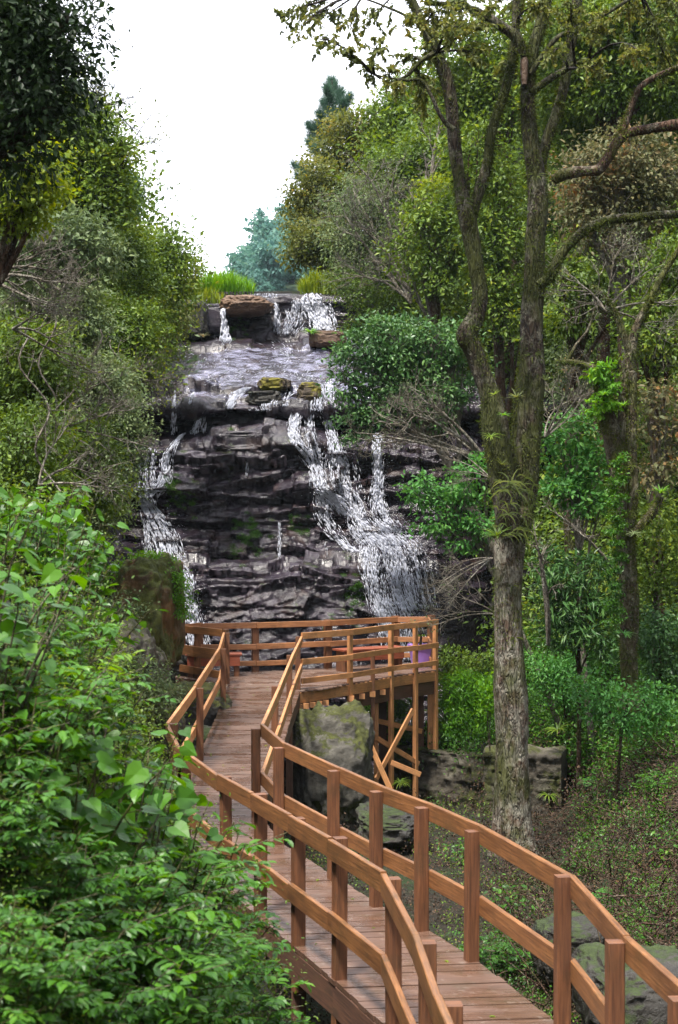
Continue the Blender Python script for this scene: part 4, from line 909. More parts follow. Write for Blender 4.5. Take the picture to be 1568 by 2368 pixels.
TR('bush', 'bright green bush behind the platform corner, left of the big trunk', 'bush', [(1040, 1610, 34), (1080, 1590, 36), (1110, 1630, 30), (1060, 1660, 36), (1110, 1680, 28), (1030, 1680, 24)], 31.3, (2.4, 31.6), 'bright', .085, 'lance', tr=.03, lai=1.6, cl=.14)
TR('bush', 'leafy green bush seen between the platform posts', 'bush', [(880, 1650, 26), (920, 1630, 28), (850, 1640, 18), (940, 1680, 24), (900, 1700, 24)], 31.8, (1.1, 32), 'bright', .09, 'lance', tr=.03, lai=1.6, cl=.14)
TR('bush', 'dark green low bush behind the platform corner railing', 'bush', [(1040, 1520, 24), (1070, 1540, 30), (1110, 1530, 26), (1030, 1560, 20)], 32, (2.9, 32.4), 'mid', .06, tr=.03, lai=1.4, cl=.14)
TR('bush', 'loose green bush on the slope at the foot of the second mossy trunk', 'bush', [(1400, 1620, 44), (1450, 1650, 40), (1500, 1620, 40), (1360, 1590, 34), (1540, 1650, 34)], 22.5, (4.2, 22.8), 'fern', .06, tr=.03, lai=1.1, cl=.16)
TR('bush', 'low green bush to the right of the big trunk', 'bush', [(1260, 1540, 36), (1310, 1560, 36), (1340, 1520, 30), (1270, 1600, 34), (1320, 1620, 26)], 28.6, None, 'fern', .06, tr=.03, lai=1.2, cl=.16)
# back fill so that gaps show more forest
# --- pines
def pine(label, pts, d, tufts, base, h=.22, grp=None):
    t = thing('pine', label, 'pine tree', (base[0], base[1], gz(*base) - .2)); m1, m2 = MB(), MB()
    top = P(*pts, d); b0 = np.array([base[0], base[1], gz(*base) - .2]); tube(m1, limb_path(b0, top, .0, 10), np.linspace(.2, .03, 10), 6)
    for x, y, L in tufts:
        tip = P(x, y, d + random.uniform(-.6, .6)); st = lerp(b0, top, np.clip((tip[2] - .7 - b0[2]) / (top[2] - b0[2]), .1, .97)); q = limb_path(st, tip, -.12, 8); tube(m1, q, np.linspace(.05, .015, 8), 4)
        n = int(L * 60); u = rng.uniform(.3, 1, n) ** .7; pp = np.stack([np.interp(u, np.linspace(0, 1, 8), q[:, c]) for c in range(3)], 1) + rng.normal(size=(n, 3)) * .03
        ax = nrm(q[-1] - q[4]); D = nrm(ax * .8 + rng.normal(size=(n, 3)) * .6 + np.array([0, 0, .25])); leaves(m2, pp, D, rdir(n), h * rng.uniform(.7, 1.2, n) * 1.5, 'needle')
    m1.build('trunk', B['dark'], t); m2.build('crown', G['pine'], t, smooth=False)
G['pine'] = leaf_mat('pine needles', [(0, (.04, .08, .06)), (.6, (.08, .16, .11)), (1, (.14, .24, .16))], .15, .5)
pine('tallest pine on the right skyline, pointed top against the white sky', (768, 185), 58, [(768, 190, 20), (755, 205, 16), (786, 215, 16), (750, 240, 18), (795, 240, 18), (808, 225, 12), (740, 265, 16), (775, 265, 20), (800, 275, 18), (760, 300, 22), (735, 290, 12), (785, 310, 20), (715, 290, 16), (722, 315, 16)], (.2, 59), .3)
pine('lower pine branches on the right skyline, left of the olive trees', (745, 330), 56, [(700, 390, 18), (680, 382, 12), (712, 400, 16), (690, 410, 14), (730, 345, 14), (715, 330, 12)], (-.2, 57.5), .28)
pine('pine behind the left slope, tufts showing beside the tall tree', (262, 400), 40, [(305, 420, 16), (312, 432, 12), (290, 445, 16), (310, 460, 16), (300, 480, 16), (312, 495, 12), (285, 410, 14), (290, 500, 14), (262, 405, 14)], (-6.3, 41), .25)
pine('slim pine tip above the left slope skyline', (175, 200), 36, [(175, 205, 14), (170, 225, 14), (185, 228, 12), (178, 245, 14)], (-6.6, 37), .22)
# --- far trees on the hazy hill
far_n = 0
for i in range(110):
    x = random.uniform(400, 760); y = random.uniform(500, 690)
    h, _ = cast(HB, x, y)
    if h is None: continue
    s_ = random.uniform(1.7, 2.9); hgt = random.uniform(1.2, 2.0) * s_
    if far_n < 4:
        lb = 'crown of a distant hazy tree on the far hill'
        t = thing('distant_tree', lb, 'tree', h, 'hazy trees on the far hill'); m1, m2 = MB(), MB()
        tube(m1, [h, h + np.array([0, 0, hgt])], [.3, .15], 5)
        nb_ = 9; bl = [(h + np.array([rng.normal() * s_ * .38, rng.normal() * s_ * .3, hgt + rng.normal() * s_ * .4]), s_ * rng.uniform(.35, .55)) for _ in range(nb_)]
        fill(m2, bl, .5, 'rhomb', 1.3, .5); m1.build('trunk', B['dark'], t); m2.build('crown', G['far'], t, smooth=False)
        FT = globals().setdefault('FT', []); FT.append(t)
    else: dup(FT[i % 4], h - np.array([0, 0, .6]), random.random() * 6.28, random.uniform(.7, 1.25))
    far_n += 1
for (x, y0, d, s_) in ((600, 570, 150, .7), (560, 600, 150, .6), (640, 575, 170, .7), (480, 625, 130, .5)):
    c = P(x, y0 + 20, d); dup(FT[int(x) % 4], (c[0], c[1], c[2] - 6 * s_), x, .75 * s_)

# --- forest undergrowth clothing the slopes (nobody could count it)
def clothe(name, region, n, size, leaf, kind='rhomb', h=.25, per=16, cl=.14, origin=None, maxd=80, dens_fn=None):
    mb = MB(); x0, y0, x1, y1 = region; cc = []; nn = []
    for _ in range(n):
        x = random.uniform(x0, x1); y = random.uniform(y0, y1)
        if dens_fn and not dens_fn(x, y): continue
        hh, nm = cast(GB, x, y)
        if hh is None or hh[1] > maxd: continue
        hc, _ = cast(CB, x, y)
        if hc is not None and hc[1] < hh[1]: continue
        cc.append(hh); nn.append(nm if nm[2] > 0 else -nm)
    cc = np.array(cc); nn = np.array(nn); sc_ = cc[:, 1] / 25
    idx = np.repeat(np.arange(len(cc)), rng.integers(per // 2, per * 3 // 2, len(cc))); n = len(idx)
    o_ = rng.normal(size=(n, 3)) * cl * sc_[idx][:, None]
    pp = cc[idx] + o_ + nn[idx] * (h * sc_[idx] * rng.uniform(0, 1, n))[:, None]
    D = nrm(nn[idx] * .4 + rng.normal(size=(n, 3)) * .6 + np.array([0, 0, -.15])); Nn = nrm(nn[idx] * .6 + np.array([0, 0, .6]) + rng.normal(size=(n, 3)) * .5)
    leaves(mb, pp, D, Nn, size * sc_[idx] * rng.uniform(.5, 1.3, n), kind)
    o = mb.build(name, G[leaf], smooth=False); tag(o, kind='stuff'); return o
clothe('undergrowth', (-60, 0, 480, 1250), 5200, .10, 'mid', h=.5, per=22, cl=.25)
clothe('undergrowth', (650, 0, 1640, 1500), 7500, .10, 'mid', h=.5, per=22, cl=.26, dens_fn=lambda x, y: not (960 < x < 1150 and y > 1200))
clothe('undergrowth', (1000, 1480, 1640, 1760), 2600, .06, 'fore', h=.35, per=20, cl=.16)
clothe('leaf_litter', (1150, 1700, 1640, 2420), 5200, .055, 'litter', h=.07, per=14, cl=.16)
clothe('ground_ivy', (1150, 1640, 1640, 2420), 3600, .055, 'fore', 'oval', h=.16, per=14, cl=.12, dens_fn=lambda x, y: vn(x * .013, y * .016, 0, 4) > .0)
clothe('leaf_litter', (560, 1750, 1250, 2420), 3800, .05, 'litter', h=.06, per=12, cl=.14)
clothe('undergrowth', (700, 1700, 1300, 2420), 1300, .05, 'mid', 'oval', h=.12, per=14, cl=.1, dens_fn=lambda x, y: vn(x * .013, y * .016, 0, 9) > .1)
clothe('undergrowth', (200, 1200, 480, 1900), 1600, .055, 'mid', h=.3, per=18, cl=.15)
# brushwood: fallen twigs on the right bank
mb = MB()
for _ in range(1000):
    x = random.uniform(1180, 1640); y = random.uniform(1640, 2400); hh, nm = cast(GB, x, y)
    if hh is None: continue
    L = random.uniform(.2, 1.3) * random.uniform(.5, 1); a = random.random() * 6.28; d = np.array([math.cos(a), math.sin(a), random.uniform(-.1, .6)]); p = [hh + np.array([0, 0, .03])]
    for k in range(5): d = nrm(d + rng.normal(size=3) * .3); p.append(p[-1] + d * L / 5); p[-1][2] = max(p[-1][2], gz(p[-1][0], p[-1][1]) + .02)
    tube(mb, p, np.linspace(random.uniform(.006, .014), .003, 6), 4, cap=False)
tag(mb.build('twigs', B['brown']), kind='stuff')

# --- the big forked tree
def pxl(rows, d0):   # rows (x, y, width[, depth])
    return np.array([[*P(r[0], r[1], (r[3] if len(r) > 3 else d0)), r[2] / 2 / F * (r[3] if len(r) > 3 else d0)] for r in rows])
limb_store = []
def limb(mb, rows, d0, sides=14, bump=.16, seed=1, n=7, cap=True):
    q = smooth_line(pxl(rows, d0), n); tube(mb, q[:, :3], q[:, 3], sides, bump, seed, cap); limb_store.append(q); return q
def fuzz(mb, q, n, L=.045, kind='lance', spread=1.0, dr=.3, lo=0, hi=1):
    k = rng.integers(int(lo * (len(q) - 1)), max(1, int(hi * (len(q) - 1))), n); f = rng.random((n, 1)); c = lerp(q[k], q[k + 1], f)
    v = rdir(n); v[:, 2] *= .2; v = nrm(v); m = vn(c[:, 0] * 4 + v[:, 0], c[:, 1] * 4, c[:, 2] * 3, 3) > -.1
    c, v = c[m], v[m]; n = len(c)
    pp = c[:, :3] + v * c[:, 3:4] * .97; D = nrm(v * .8 * spread + rng.normal(size=(n, 3)) * .5 + np.array([0, 0, -dr])); leaves(mb, pp, D, rdir(n) + np.array([0, 0, .8]), L * rng.uniform(.5, 1.4, n), kind)
D0 = 20.6
bt = thing('tree', 'big forked tree with mossy lichened trunk standing in front of the stone wall', 'tree', P(1182, 1985, D0))
m1 = MB(); LB = []
LB.append(limb(m1, [(1192, 2010, 150), (1186, 1960, 112), (1184, 1900, 95), (1185, 1800, 84), (1184, 1700, 76), (1179, 1600, 76), (1176, 1500, 68), (1174, 1400, 66), (1176, 1320, 66), (1180, 1250, 72), (1188, 1200, 84), (1188, 1175, 70)], D0, 22, .13, 2, 9))
m1b = m1; m1 = MB()
LB.append(limb(m1, [(1186, 1240, 56), (1168, 1150, 62), (1155, 1060, 64), (1145, 990, 64), (1137, 930, 50), (1110, 850, 46), (1092, 800, 46), (1082, 772, 50), (1100, 730, 40), (1110, 680, 36), (1100, 610, 36), (1088, 540, 40), (1080, 500, 42), (1065, 430, 32), (1052, 340, 30), (1045, 250, 30), (1032, 180, 30), (1008, 120, 27), (980, 60, 22), (952, 0, 20), (930, -50, 18)], D0 - .15, 16, .16, 3))
LB.append(limb(m1, [(1085, 520, 30), (1102, 460, 27), (1125, 385, 24), (1138, 300, 22), (1165, 220, 22), (1182, 150, 22), (1192, 80, 20), (1196, -30, 20)], D0 - .1, 12, .18, 4))
LB.append(limb(m1, [(1192, 1235, 60), (1210, 1150, 62), (1220, 1060, 56), (1226, 960, 58), (1230, 860, 60), (1230, 760, 54), (1234, 660, 50), (1238, 560, 46), (1244, 470, 46), (1240, 400, 44), (1226, 320, 38), (1220, 240, 34), (1222, 170, 34), (1236, 100, 28), (1254, 40, 30), (1266, -40, 26)], D0 + .1, 16, .16, 5))
LB.append(limb(m1, [(1188, 1190, 40), (1196, 1080, 40), (1206, 960, 42), (1212, 880, 36), (1218, 820, 26), (1226, 780, 14)], D0 + .35, 12, .2, 6))
LB.append(limb(m1, [(1242, 420, 26), (1262, 330, 26), (1290, 250, 24), (1308, 180, 24), (1318, 110, 26), (1330, 40, 24), (1338, -40, 22)], D0 + .3, 12, .2, 7))
LB.append(limb(m1, [(1228, 215, 16), (1262, 188, 17), (1300, 165, 16), (1330, 148, 12), (1360, 140, 9)], D0 - .2, 8, .15, 8))
LB.append(limb(m1, [(1212, 130, 16), (1196, 90, 24), (1160, 60, 24), (1110, 30, 18), (1060, 12, 16), (1010, 8, 12), (990, 2, 10)], D0 - .4, 10, .18, 9))
LB.append(limb(m1, [(1246, 660, 22), (1270, 640, 24), (1290, 600, 22), (1320, 560, 20), (1360, 528, 20), (1410, 508, 20), (1470, 502, 19), (1530, 496, 19), (1600, 494, 18)], D0 - .5, 10, .25, 10))
LB.append(limb(m1, [(1050, 300, 14), (1020, 270, 10), (980, 190, 8), (940, 185, 7), (900, 180, 5), (860, 170, 3)], D0 - .5, 6, .1, 11))
LB.append(limb(m1, [(1008, 120, 14), (975, 140, 9), (940, 175, 8), (900, 190, 5), (880, 180, 3)], D0 - .3, 6, .1, 12))
LB.append(limb(m1, [(1225, 170, 12), (1285, 90, 12), (1350, 60, 10), (1420, 20, 9), (1480, -20, 8)], D0, 6, .1, 13))
LB.append(limb(m1, [(1010, 120, 10), (960, 50, 7), (880, 10, 5), (820, -10, 4)], D0 - .6, 6, .1, 14))
# exposed pale broken bark
m1b.build('trunk', B['main'], bt); m1.build('limbs', B['limb'], bt)
mb = MB(); limb(mb, [(1213, 195, 12), (1212, 160, 18), (1212, 130, 16), (1214, 108, 8)], D0 - .06, 10, .2, 14); mb.build('broken_bark', W['new'].copy() if False else R['tan'], bt)
ms = MB()
for i, q in enumerate(LB[:9]): fuzz(ms, q, [2500, 8000, 3500, 8000, 3500, 3500, 500, 2200, 3500][i], lo=.55 if i == 0 else 0)
fuzz(ms, LB[0], 500, .03)
for i, (q, n) in enumerate(zip(LB[:9], (16, 60, 20, 64, 40, 22, 5, 12, 22))):      # shaggy little ferns and tufts sitting in the moss
    for _ in range(n):
        k = rng.integers(int(len(q) * (.55 if i == 0 else 0)), len(q)); v = rdir(1)[0]; v[2] = abs(v[2]) * .3; v = nrm(v)
        rosette(ms, q[k, :3] + v * q[k, 3] * .95, 9, random.uniform(.07, .17), random.uniform(.008, .018), .4, 1.2, ax=v, seg=3)
ms.build('moss', G['moss'], bt, smooth=False)
m2 = MB(); m3 = MB()
crown_blobs = [(650, 40, 34), (700, 60, 40), (690, 20, 40), (760, 30, 46), (740, 90, 40), (810, 60, 46), (800, 120, 34), (860, 40, 50), (870, 110, 46), (900, 170, 40), (850, 160, 30), (930, 60, 55), (950, 130, 45), (980, 200, 45), (920, 200, 30), (1000, 30, 60), (1060, 60, 60), (1080, 0, 60), (1130, 40, 60), (1000, 110, 34),
   (1180, 0, 60), (1250, 20, 50), (1320, 10, 60), (1390, 60, 55), (1450, 20, 60), (1520, 60, 60), (1560, 10, 60), (1480, 120, 44), (1550, 150, 40), (1100, 120, 36), (1160, 160, 30), (1380, 150, 40), (980, 240, 30), (1280, 120, 34)]
bl = [(P(x, y, D0 + random.uniform(-1.8, .9)), r / F * D0) for x, y, r in crown_blobs]
ends = np.vstack([q[-12:, :3] for q in LB[1:]] + [q[:, :3] for q in LB[9:]])
lfp, lfd = [], []
for (c, r), (x, y, rp) in zip(bl, crown_blobs):
    nt_ = int(rp / (8.5 if x < 960 else 4.6)) + 3; s0 = ends[np.argmin(np.linalg.norm(ends - c, axis=1))]
    lp = limb_path(s0, c, .1, 6); tube(m3, lp, np.linspace(.022, .008, 6), 4, cap=False)
    for _ in range(nt_):
        e = c + rdir(1)[0] * r * rng.uniform(.4, 1.15) * np.array([1, 1, .85]); q = limb_path(lp[rng.integers(2, 6)], e, .12, 8); q[:, 2] -= np.linspace(0, 1, 8) ** 2 * .08; tube(m3, q, np.linspace(.007, .0025, 8), 3, cap=False)
        nl = 28; u = np.sort(rng.uniform(.25, 1, nl)); pp = np.stack([np.interp(u, np.linspace(0, 1, 8), q[:, k]) for k in range(3)], 1); ax = nrm(q[-1] - q[0])
        lfp.append(pp); lfd.append(nrm(ax * .5 + rng.normal(size=(nl, 3)) * .6 + np.array([0, 0, -.55])))
lfp = np.vstack(lfp); lfd = np.vstack(lfd); leaves(m2, lfp, lfd, np.array([0, 0, .7]) + rng.normal(size=lfp.shape) * .6, rng.uniform(.045, .095, len(lfp)), 'rhomb')
m3.build('twigs', B['dark'], bt); m2.build('crown', G['olive2'] if 'olive2' in G else G['olive'], bt, smooth=False)

# --- second mossy tree
D1 = 24.5; t2 = thing('tree', 'slimmer moss covered tree with stub arms, right of the big forked tree', 'tree', P(1458, 1625, D1)); m1 = MB(); L2 = []
L2.append(limb(m1, [(1458, 1640, 58), (1456, 1590, 40), (1454, 1500, 40), (1456, 1400, 40), (1450, 1300, 42), (1446, 1200, 46), (1436, 1110, 48), (1425, 1040, 50), (1408, 980, 44), (1396, 930, 30), (1388, 890, 22), (1384, 862, 14)], D1, 14, .18, 21))
L2.append(limb(m1, [(1440, 1090, 34), (1444, 1000, 34), (1448, 920, 32), (1454, 860, 30), (1462, 800, 24), (1470, 760, 20), (1500, 700, 16), (1530, 640, 14), (1580, 560, 12)], D1, 12, .18, 22))
L2.append(limb(m1, [(1452, 1230, 24), (1466, 1150, 22), (1462, 1050, 22), (1462, 950, 22), (1462, 860, 20)], D1 - .2, 10, .18, 27))
L2.append(limb(m1, [(1450, 940, 24), (1432, 900, 22), (1405, 868, 22), (1370, 850, 18), (1330, 838, 14), (1290, 836, 9)], D1 - .1, 10, .2, 23))
L2.append(limb(m1, [(1458, 820, 20), (1440, 770, 16), (1420, 720, 12), (1400, 690, 9), (1370, 660, 6)], D1, 8, .2, 24))
L2.append(limb(m1, [(1455, 1240, 16), (1480, 1215, 18), (1505, 1190, 20), (1520, 1165, 18), (1530, 1150, 12)], D1 - .3, 8, .25, 25))
L2.append(limb(m1, [(1380, 700, 6), (1360, 760, 6), (1330, 800, 8), (1310, 840, 9)], D1 + .3, 6, .1, 26))
m1.build('trunk', B['mossy'], t2); ms = MB()
for q, n in zip(L2, (9000, 4500, 1800, 2400, 900, 1500, 200)):
    fuzz(ms, q, n, .05)
    for _ in range(n // 110):
        k = rng.integers(0, len(q)); v = rdir(1)[0]; v[2] = abs(v[2]) * .3; v = nrm(v); rosette(ms, q[k, :3] + v * q[k, 3] * .95, 9, random.uniform(.08, .2), .015, .4, 1.2, ax=v, seg=3)
ms.build('moss', G['moss'], t2, smooth=False)
mb = MB(); 
for x, y, r in ((1395, 858, 26), (1420, 880, 22), (1375, 850, 16), (1410, 920, 20), (1382, 940, 16)): fill(mb, [(P(x, y, D1 - .3), r / F * D1)], .07, 'oval', 1.2, .07)
o = mb.build('creeper', G['bright'], smooth=False, origin=P(1400, 900, D1)); tag(o, 'bright green creeper growing on the stub arm of the slimmer mossy tree', 'creeper')
mb = MB()
for i in range(22):
    c = P(1428 + random.uniform(-14, 8), 1060 + i * 18, D1 - .45); fill(mb, [(c, .09)], .05, 'oval', .9, .05)
o = mb.build('creeper', G['fore'], smooth=False, origin=P(1430, 1450, D1 - .4)); tag(o, 'green creeper climbing the left side of the slimmer mossy trunk', 'creeper')
# mossy branch reaching in from a tree beyond the right edge
t3_ = thing('tree', 'tree beyond the right edge reaching in with rusty moss covered branches', 'tree', (6.4, 21, gz(6.4, 21))); m1 = MB()
q1 = pxl([(1790, 1500, 90), (1770, 1000, 70), (1740, 600, 60), (1700, 380, 50)], 20.8); q1[0, 2] = gz(6.1, 20.8) - .2
q = smooth_line(q1, 6); tube(m1, q[:, :3], q[:, 3], 12, .15, 31); L3 = []
L3.append(limb(m1, [(1710, 300, 34), (1620, 285, 26), (1560, 288, 24), (1500, 298, 22), (1450, 308, 22), (1425, 330, 22), (1405, 365, 22), (1382, 392, 24), (1340, 396, 24), (1305, 402, 26), (1280, 415, 22)], 19.5, 10, .3, 32))
L3.append(limb(m1, [(1430, 318, 20), (1445, 290, 16), (1460, 245, 15), (1478, 205, 15), (1510, 180, 14), (1545, 165, 13), (1600, 140, 14)], 19.5, 8, .25, 33))
m1.build('trunk', B['brown'], t3_); ms = MB()
for q_ in L3: fuzz(ms, q_, 1500, .045)
ms.build('moss', G['moss'], t3_, smooth=False)

# --- epiphytes on the trunks
def epi(label, x, y, d, n, L, wd, leaf, droop=.8, up=.5, s=1):
    c = P(x, y, d); t = thing('bromeliad', label, 'bromeliad', c, 'bromeliads and ferns growing on trunks'); mb = MB(); rosette(mb, c, int(n * 1.6), L * .72, wd * .6, up * random.uniform(.9, 1.8), droop * 1.3, ax=(random.uniform(-.3, .3), -.25, 1)); mb.build('leaves', G[leaf], t, smooth=False)
E = [('dark strap leaved bromeliad at the lower left of the big trunk fork', 1150, 1240, 20.15, 12, .42, .045, 'mid', .7),
 ('grey green bromeliad on the left limb of the big forked tree', 1135, 1010, 20.1, 14, .30, .03, 'mid', 1.0),
 ('grey bromeliad in the middle of the big trunk fork', 1195, 920, 20.1, 14, .28, .03, 'olive', .6),
 ('thin leaved tuft on the trunk below the middle bromeliad', 1160, 1075, 20.1, 18, .22, .016, 'moss', .6),
 ('yellow green tuft high between the two limbs', 1195, 790, 20.3, 14, .20, .025, 'yellow', .5),
 ('bright little bromeliad where the left limb bends', 1188, 735, 20.2, 12, .18, .03, 'yellow', .5),
 ('yellow green tuft on the left limb just under its bend', 1143, 912, 20.1, 14, .16, .02, 'yellow', .6),
 ('small leafy sprig in the crotch of the big tree', 1165, 960, 20.1, 9, .16, .05, 'bright', .6),
 ('olive tuft on the right limb, level with the yellow tuft', 1262, 880, 20.4, 14, .2, .02, 'moss', .8),
 ('bright green bromeliad on the right arm of the slimmer mossy tree', 1527, 1140, 24.1, 22, .30, .04, 'bright', .5),
 ('green bromeliad at the top of the stub arm', 1398, 912, 24.0, 16, .26, .04, 'bright', .6),
 ('small bromeliad beside the stub arm', 1442, 938, 24.0, 12, .2, .035, 'bright', .5),
 ('grey tuft halfway up the slimmer mossy trunk', 1466, 1235, 24.0, 16, .3, .025, 'grey', .9),
 ('green tuft near the foot of the slimmer mossy trunk', 1443, 1465, 24.0, 12, .3, .03, 'fern', .9),
 ('drooping dark fern clump on the end block of the wall', 1268, 1840, 27.6, 16, .42, .04, 'mid', 1.5),
 ('drooping dark fern clump low on the wall left of the big trunk', 1065, 1840, 30.4, 14, .34, .035, 'mid', 1.5),
 ('dark strappy fern at the base of the long platform post', 925, 1810, 29.6, 18, .4, .04, 'mid', 1.2),
 ('broad strap leaved clump on the slope right of the big trunk', 1290, 1690, 27.6, 18, .5, .06, 'mid', 1.1),
 ('green leaved tuft on the brown boulder at the crest', 718, 770, 42.2, 24, .5, .07, 'bright', .8),
 ('tuft with orange leaves under the left crest block', 470, 778, 42.6, 18, .35, .05, 'russet', .9)]
for e in E: epi(*e)
# long fern beard at the fork
mb = MB(); c0 = P(1190, 1170, 20.2)
for i in range(34):
    a = random.uniform(-2.9, .1); rr = random.uniform(.14, .24); p = c0 + np.array([math.cos(a) * rr * 1.25, math.sin(a) * rr, random.uniform(-.45, .4)]); rosette(mb, p, 4, random.uniform(.14, .42), .02, .1, 2.0, ax=(math.cos(a), math.sin(a), .3))
tag(mb.build('fern', G['moss'], smooth=False, origin=c0), 'shaggy beard of hanging ferns round the fork of the big trunk', 'fern')

# --- bare twiggy shrubs
def bare(label, base, d, starts, L, r, depth, leaf=None, bark='pale', nb=(2, 4), name='bare_shrub'):
    b = P(*base, d); t = thing(name, label, 'shrub', b); m1 = MB(); ends = []
    for (x, y) in starts:
        e = P(x, y, d + random.uniform(-.6, .6)); q = limb_path(b, e, .12, 8); tube(m1, q, np.linspace(r, r * .45, 8), 5)
        for k in (4, 5, 6, 7, 7): twigs(m1, q[k], nrm(q[k] - q[k - 2]) + rng.normal(size=3) * .4, L, r * .4, depth, ends, nb=nb)
    m1.build('twigs', B[bark], t)
    if leaf:
        m2 = MB(); pp = np.array([e[0] for e in ends]); dd = np.array([e[1] for e in ends]); k = rng.integers(0, len(pp), int(len(pp) * leaf[2])); leaves(m2, pp[k] + rng.normal(size=(len(k), 3)) * .06, dd[k] + rng.normal(size=(len(k), 3)) * .6, np.array([0, 0, .6]) + rng.normal(size=(len(k), 3)) * .5, leaf[1] * rng.uniform(.6, 1.2, len(k)), 'rhomb'); m2.build('leaves', G[leaf[0]], t, smooth=False)
bare('big leafless grey shrub on the slope right of the crest', (950, 700), 42.5, [(820, 450), (860, 420), (900, 440), (840, 530), (880, 560), (800, 500), (930, 500), (900, 620), (850, 640)], .75, .05, 3, ('grey', .07, 1.2))
bare('pale leafless shrub with crooked white stems in front of the grey shrub', (1000, 760), 39.5, [(930, 560), (960, 600), (980, 520), (910, 640), (960, 480)], .6, .045, 2, None)
bare('dead twig branch sticking out over the left of the rock slab', (225, 905), 28, [(300, 860), (330, 850), (300, 900), (340, 880)], .5, .035, 3, ('yellow', .07, .5))
bare('leafless dead branches at the left edge below the grey green tree', (-40, 640), 19, [(60, 600), (90, 620), (40, 660), (110, 650), (70, 690)], .45, .03, 3, None)
bare('pale dead branches in front of the grey green hanging bush', (120, 1000), 20.5, [(200, 900), (240, 960), (170, 880), (260, 1010)], .4, .022, 3, None)
bare('grey twigs hanging over the lower left bushes', (90, 1120), 17, [(160, 1080), (200, 1120), (130, 1020)], .35, .018, 3, ('grey', .045, .4))
bare('pale twigs low on the grey green tree at the left', (30, 760), 18.5, [(110, 780), (150, 830), (90, 720)], .4, .02, 3, ('grey', .045, .3))
bare('fine bare twigs against the sky above the left slope', (200, 290), 28.5, [(245, 250), (265, 235), (280, 265), (225, 225)], .5, .02, 3, ('olive', .05, .25), 'dark')
bare('bare twigs against the sky beside the top left tree', (110, 60), 15, [(165, 40), (180, 20), (150, 100), (180, 80)], .28, .012, 3, ('dark', .04, .3), 'dark')
bare('thin sprays reaching into the sky from the tall left tree', (290, 350), 28.5, [(340, 330), (360, 325), (345, 270)], .25, .012, 2, ('olive', .07, .8), 'dark', (1, 3))
bare('crooked leafless branch over the dark hollow behind the falls', (1120, 1060), 29.5, [(960, 960), (920, 980), (1000, 940), (900, 1010), (1040, 1000)], .55, .04, 3, ('grey', .05, .3))
bare('pale dead twigs left of the big trunk, at half its height', (1140, 1110), 24.5, [(1040, 1060), (1060, 1090), (1050, 1040), (1080, 1110)], .3, .014, 2, None)
bare('bleached twigs fanning out low beside the big trunk, over the dark hollow', (1140, 1290), 25, [(1030, 1340), (1050, 1310), (1010, 1370), (1060, 1370)], .3, .014, 3, None)
bare('thin crossing twigs right behind the platform corner', (1150, 1420), 26, [(1060, 1380), (1040, 1420), (1020, 1440), (1080, 1350)], .4, .012, 2, ('grey', .05, .5))
bare('reddish bare shrub behind the fork of the big trunk', (1260, 1010), 26.5, [(1290, 940), (1310, 910), (1280, 980), (1330, 950), (1350, 900)], .5, .02, 3, ('russet', .05, .3))
bare('pale bare shrub at the upper right among dark trees', (1400, 720), 25.5, [(1330, 650), (1420, 600), (1480, 640), (1370, 690), (1540, 700), (1500, 760)], .55, .025, 3, ('grey', .05, .5))
bare('slim pale leafless trunk right of the big tree', (1268, 1490), 26, [(1250, 1290), (1238, 1240)], .3, .035, 2, None, name='sapling')
bare('slanting pale dead stem between the two mossy trunks', (1430, 1330), 26.5, [(1290, 1190), (1340, 1230)], .3, .03, 2, None, name='sapling')
bare('upright pale trunk among trees on the upper right slope', (1000, 640), 41, [(985, 420), (1015, 300)], .6, .08, 2, None, name='sapling')
# young plant in front of the bush, near the trunk
bare('slender green stemmed sapling beside the big trunk', (1133, 1735), 24, [(1130, 1620), (1140, 1600)], .15, .012, 1, ('bright', .10, 9), 'mossy', name='sapling')

# vines hanging on the left slope
for i, (x, y, L, d) in enumerate(((110, 700, 330, 19), (215, 760, 260, 22), (150, 900, 240, 19), (60, 780, 380, 17), (270, 780, 200, 25), (180, 1000, 160, 19))):
    mb = MB(); c = P(x, y, d); n = 16; pts = [c + np.array([.12 * math.sin(k * .7 + i) + .02 * k * (i % 2), .05 * math.cos(k), -L / F * d * k / n]) for k in range(n)]; tube(mb, pts, .012, 5, .2, i)
    for k in range(3): twigs(mb, pts[4 + 3 * k], rng.normal(size=3), .4, .006, 2, [], sides=3)
    tag(mb.build('vine', B['pale'], origin=c), ['pale vine hanging at the far left of the slope', 'pale vine hanging below the leafy orange tinged tree', 'crooked hanging vine above the dark bush', 'longest hanging vine near the left edge', 'short vine hanging beside the rock slab bushes', 'short vine just above the heart leaved bank'][i], 'vine')

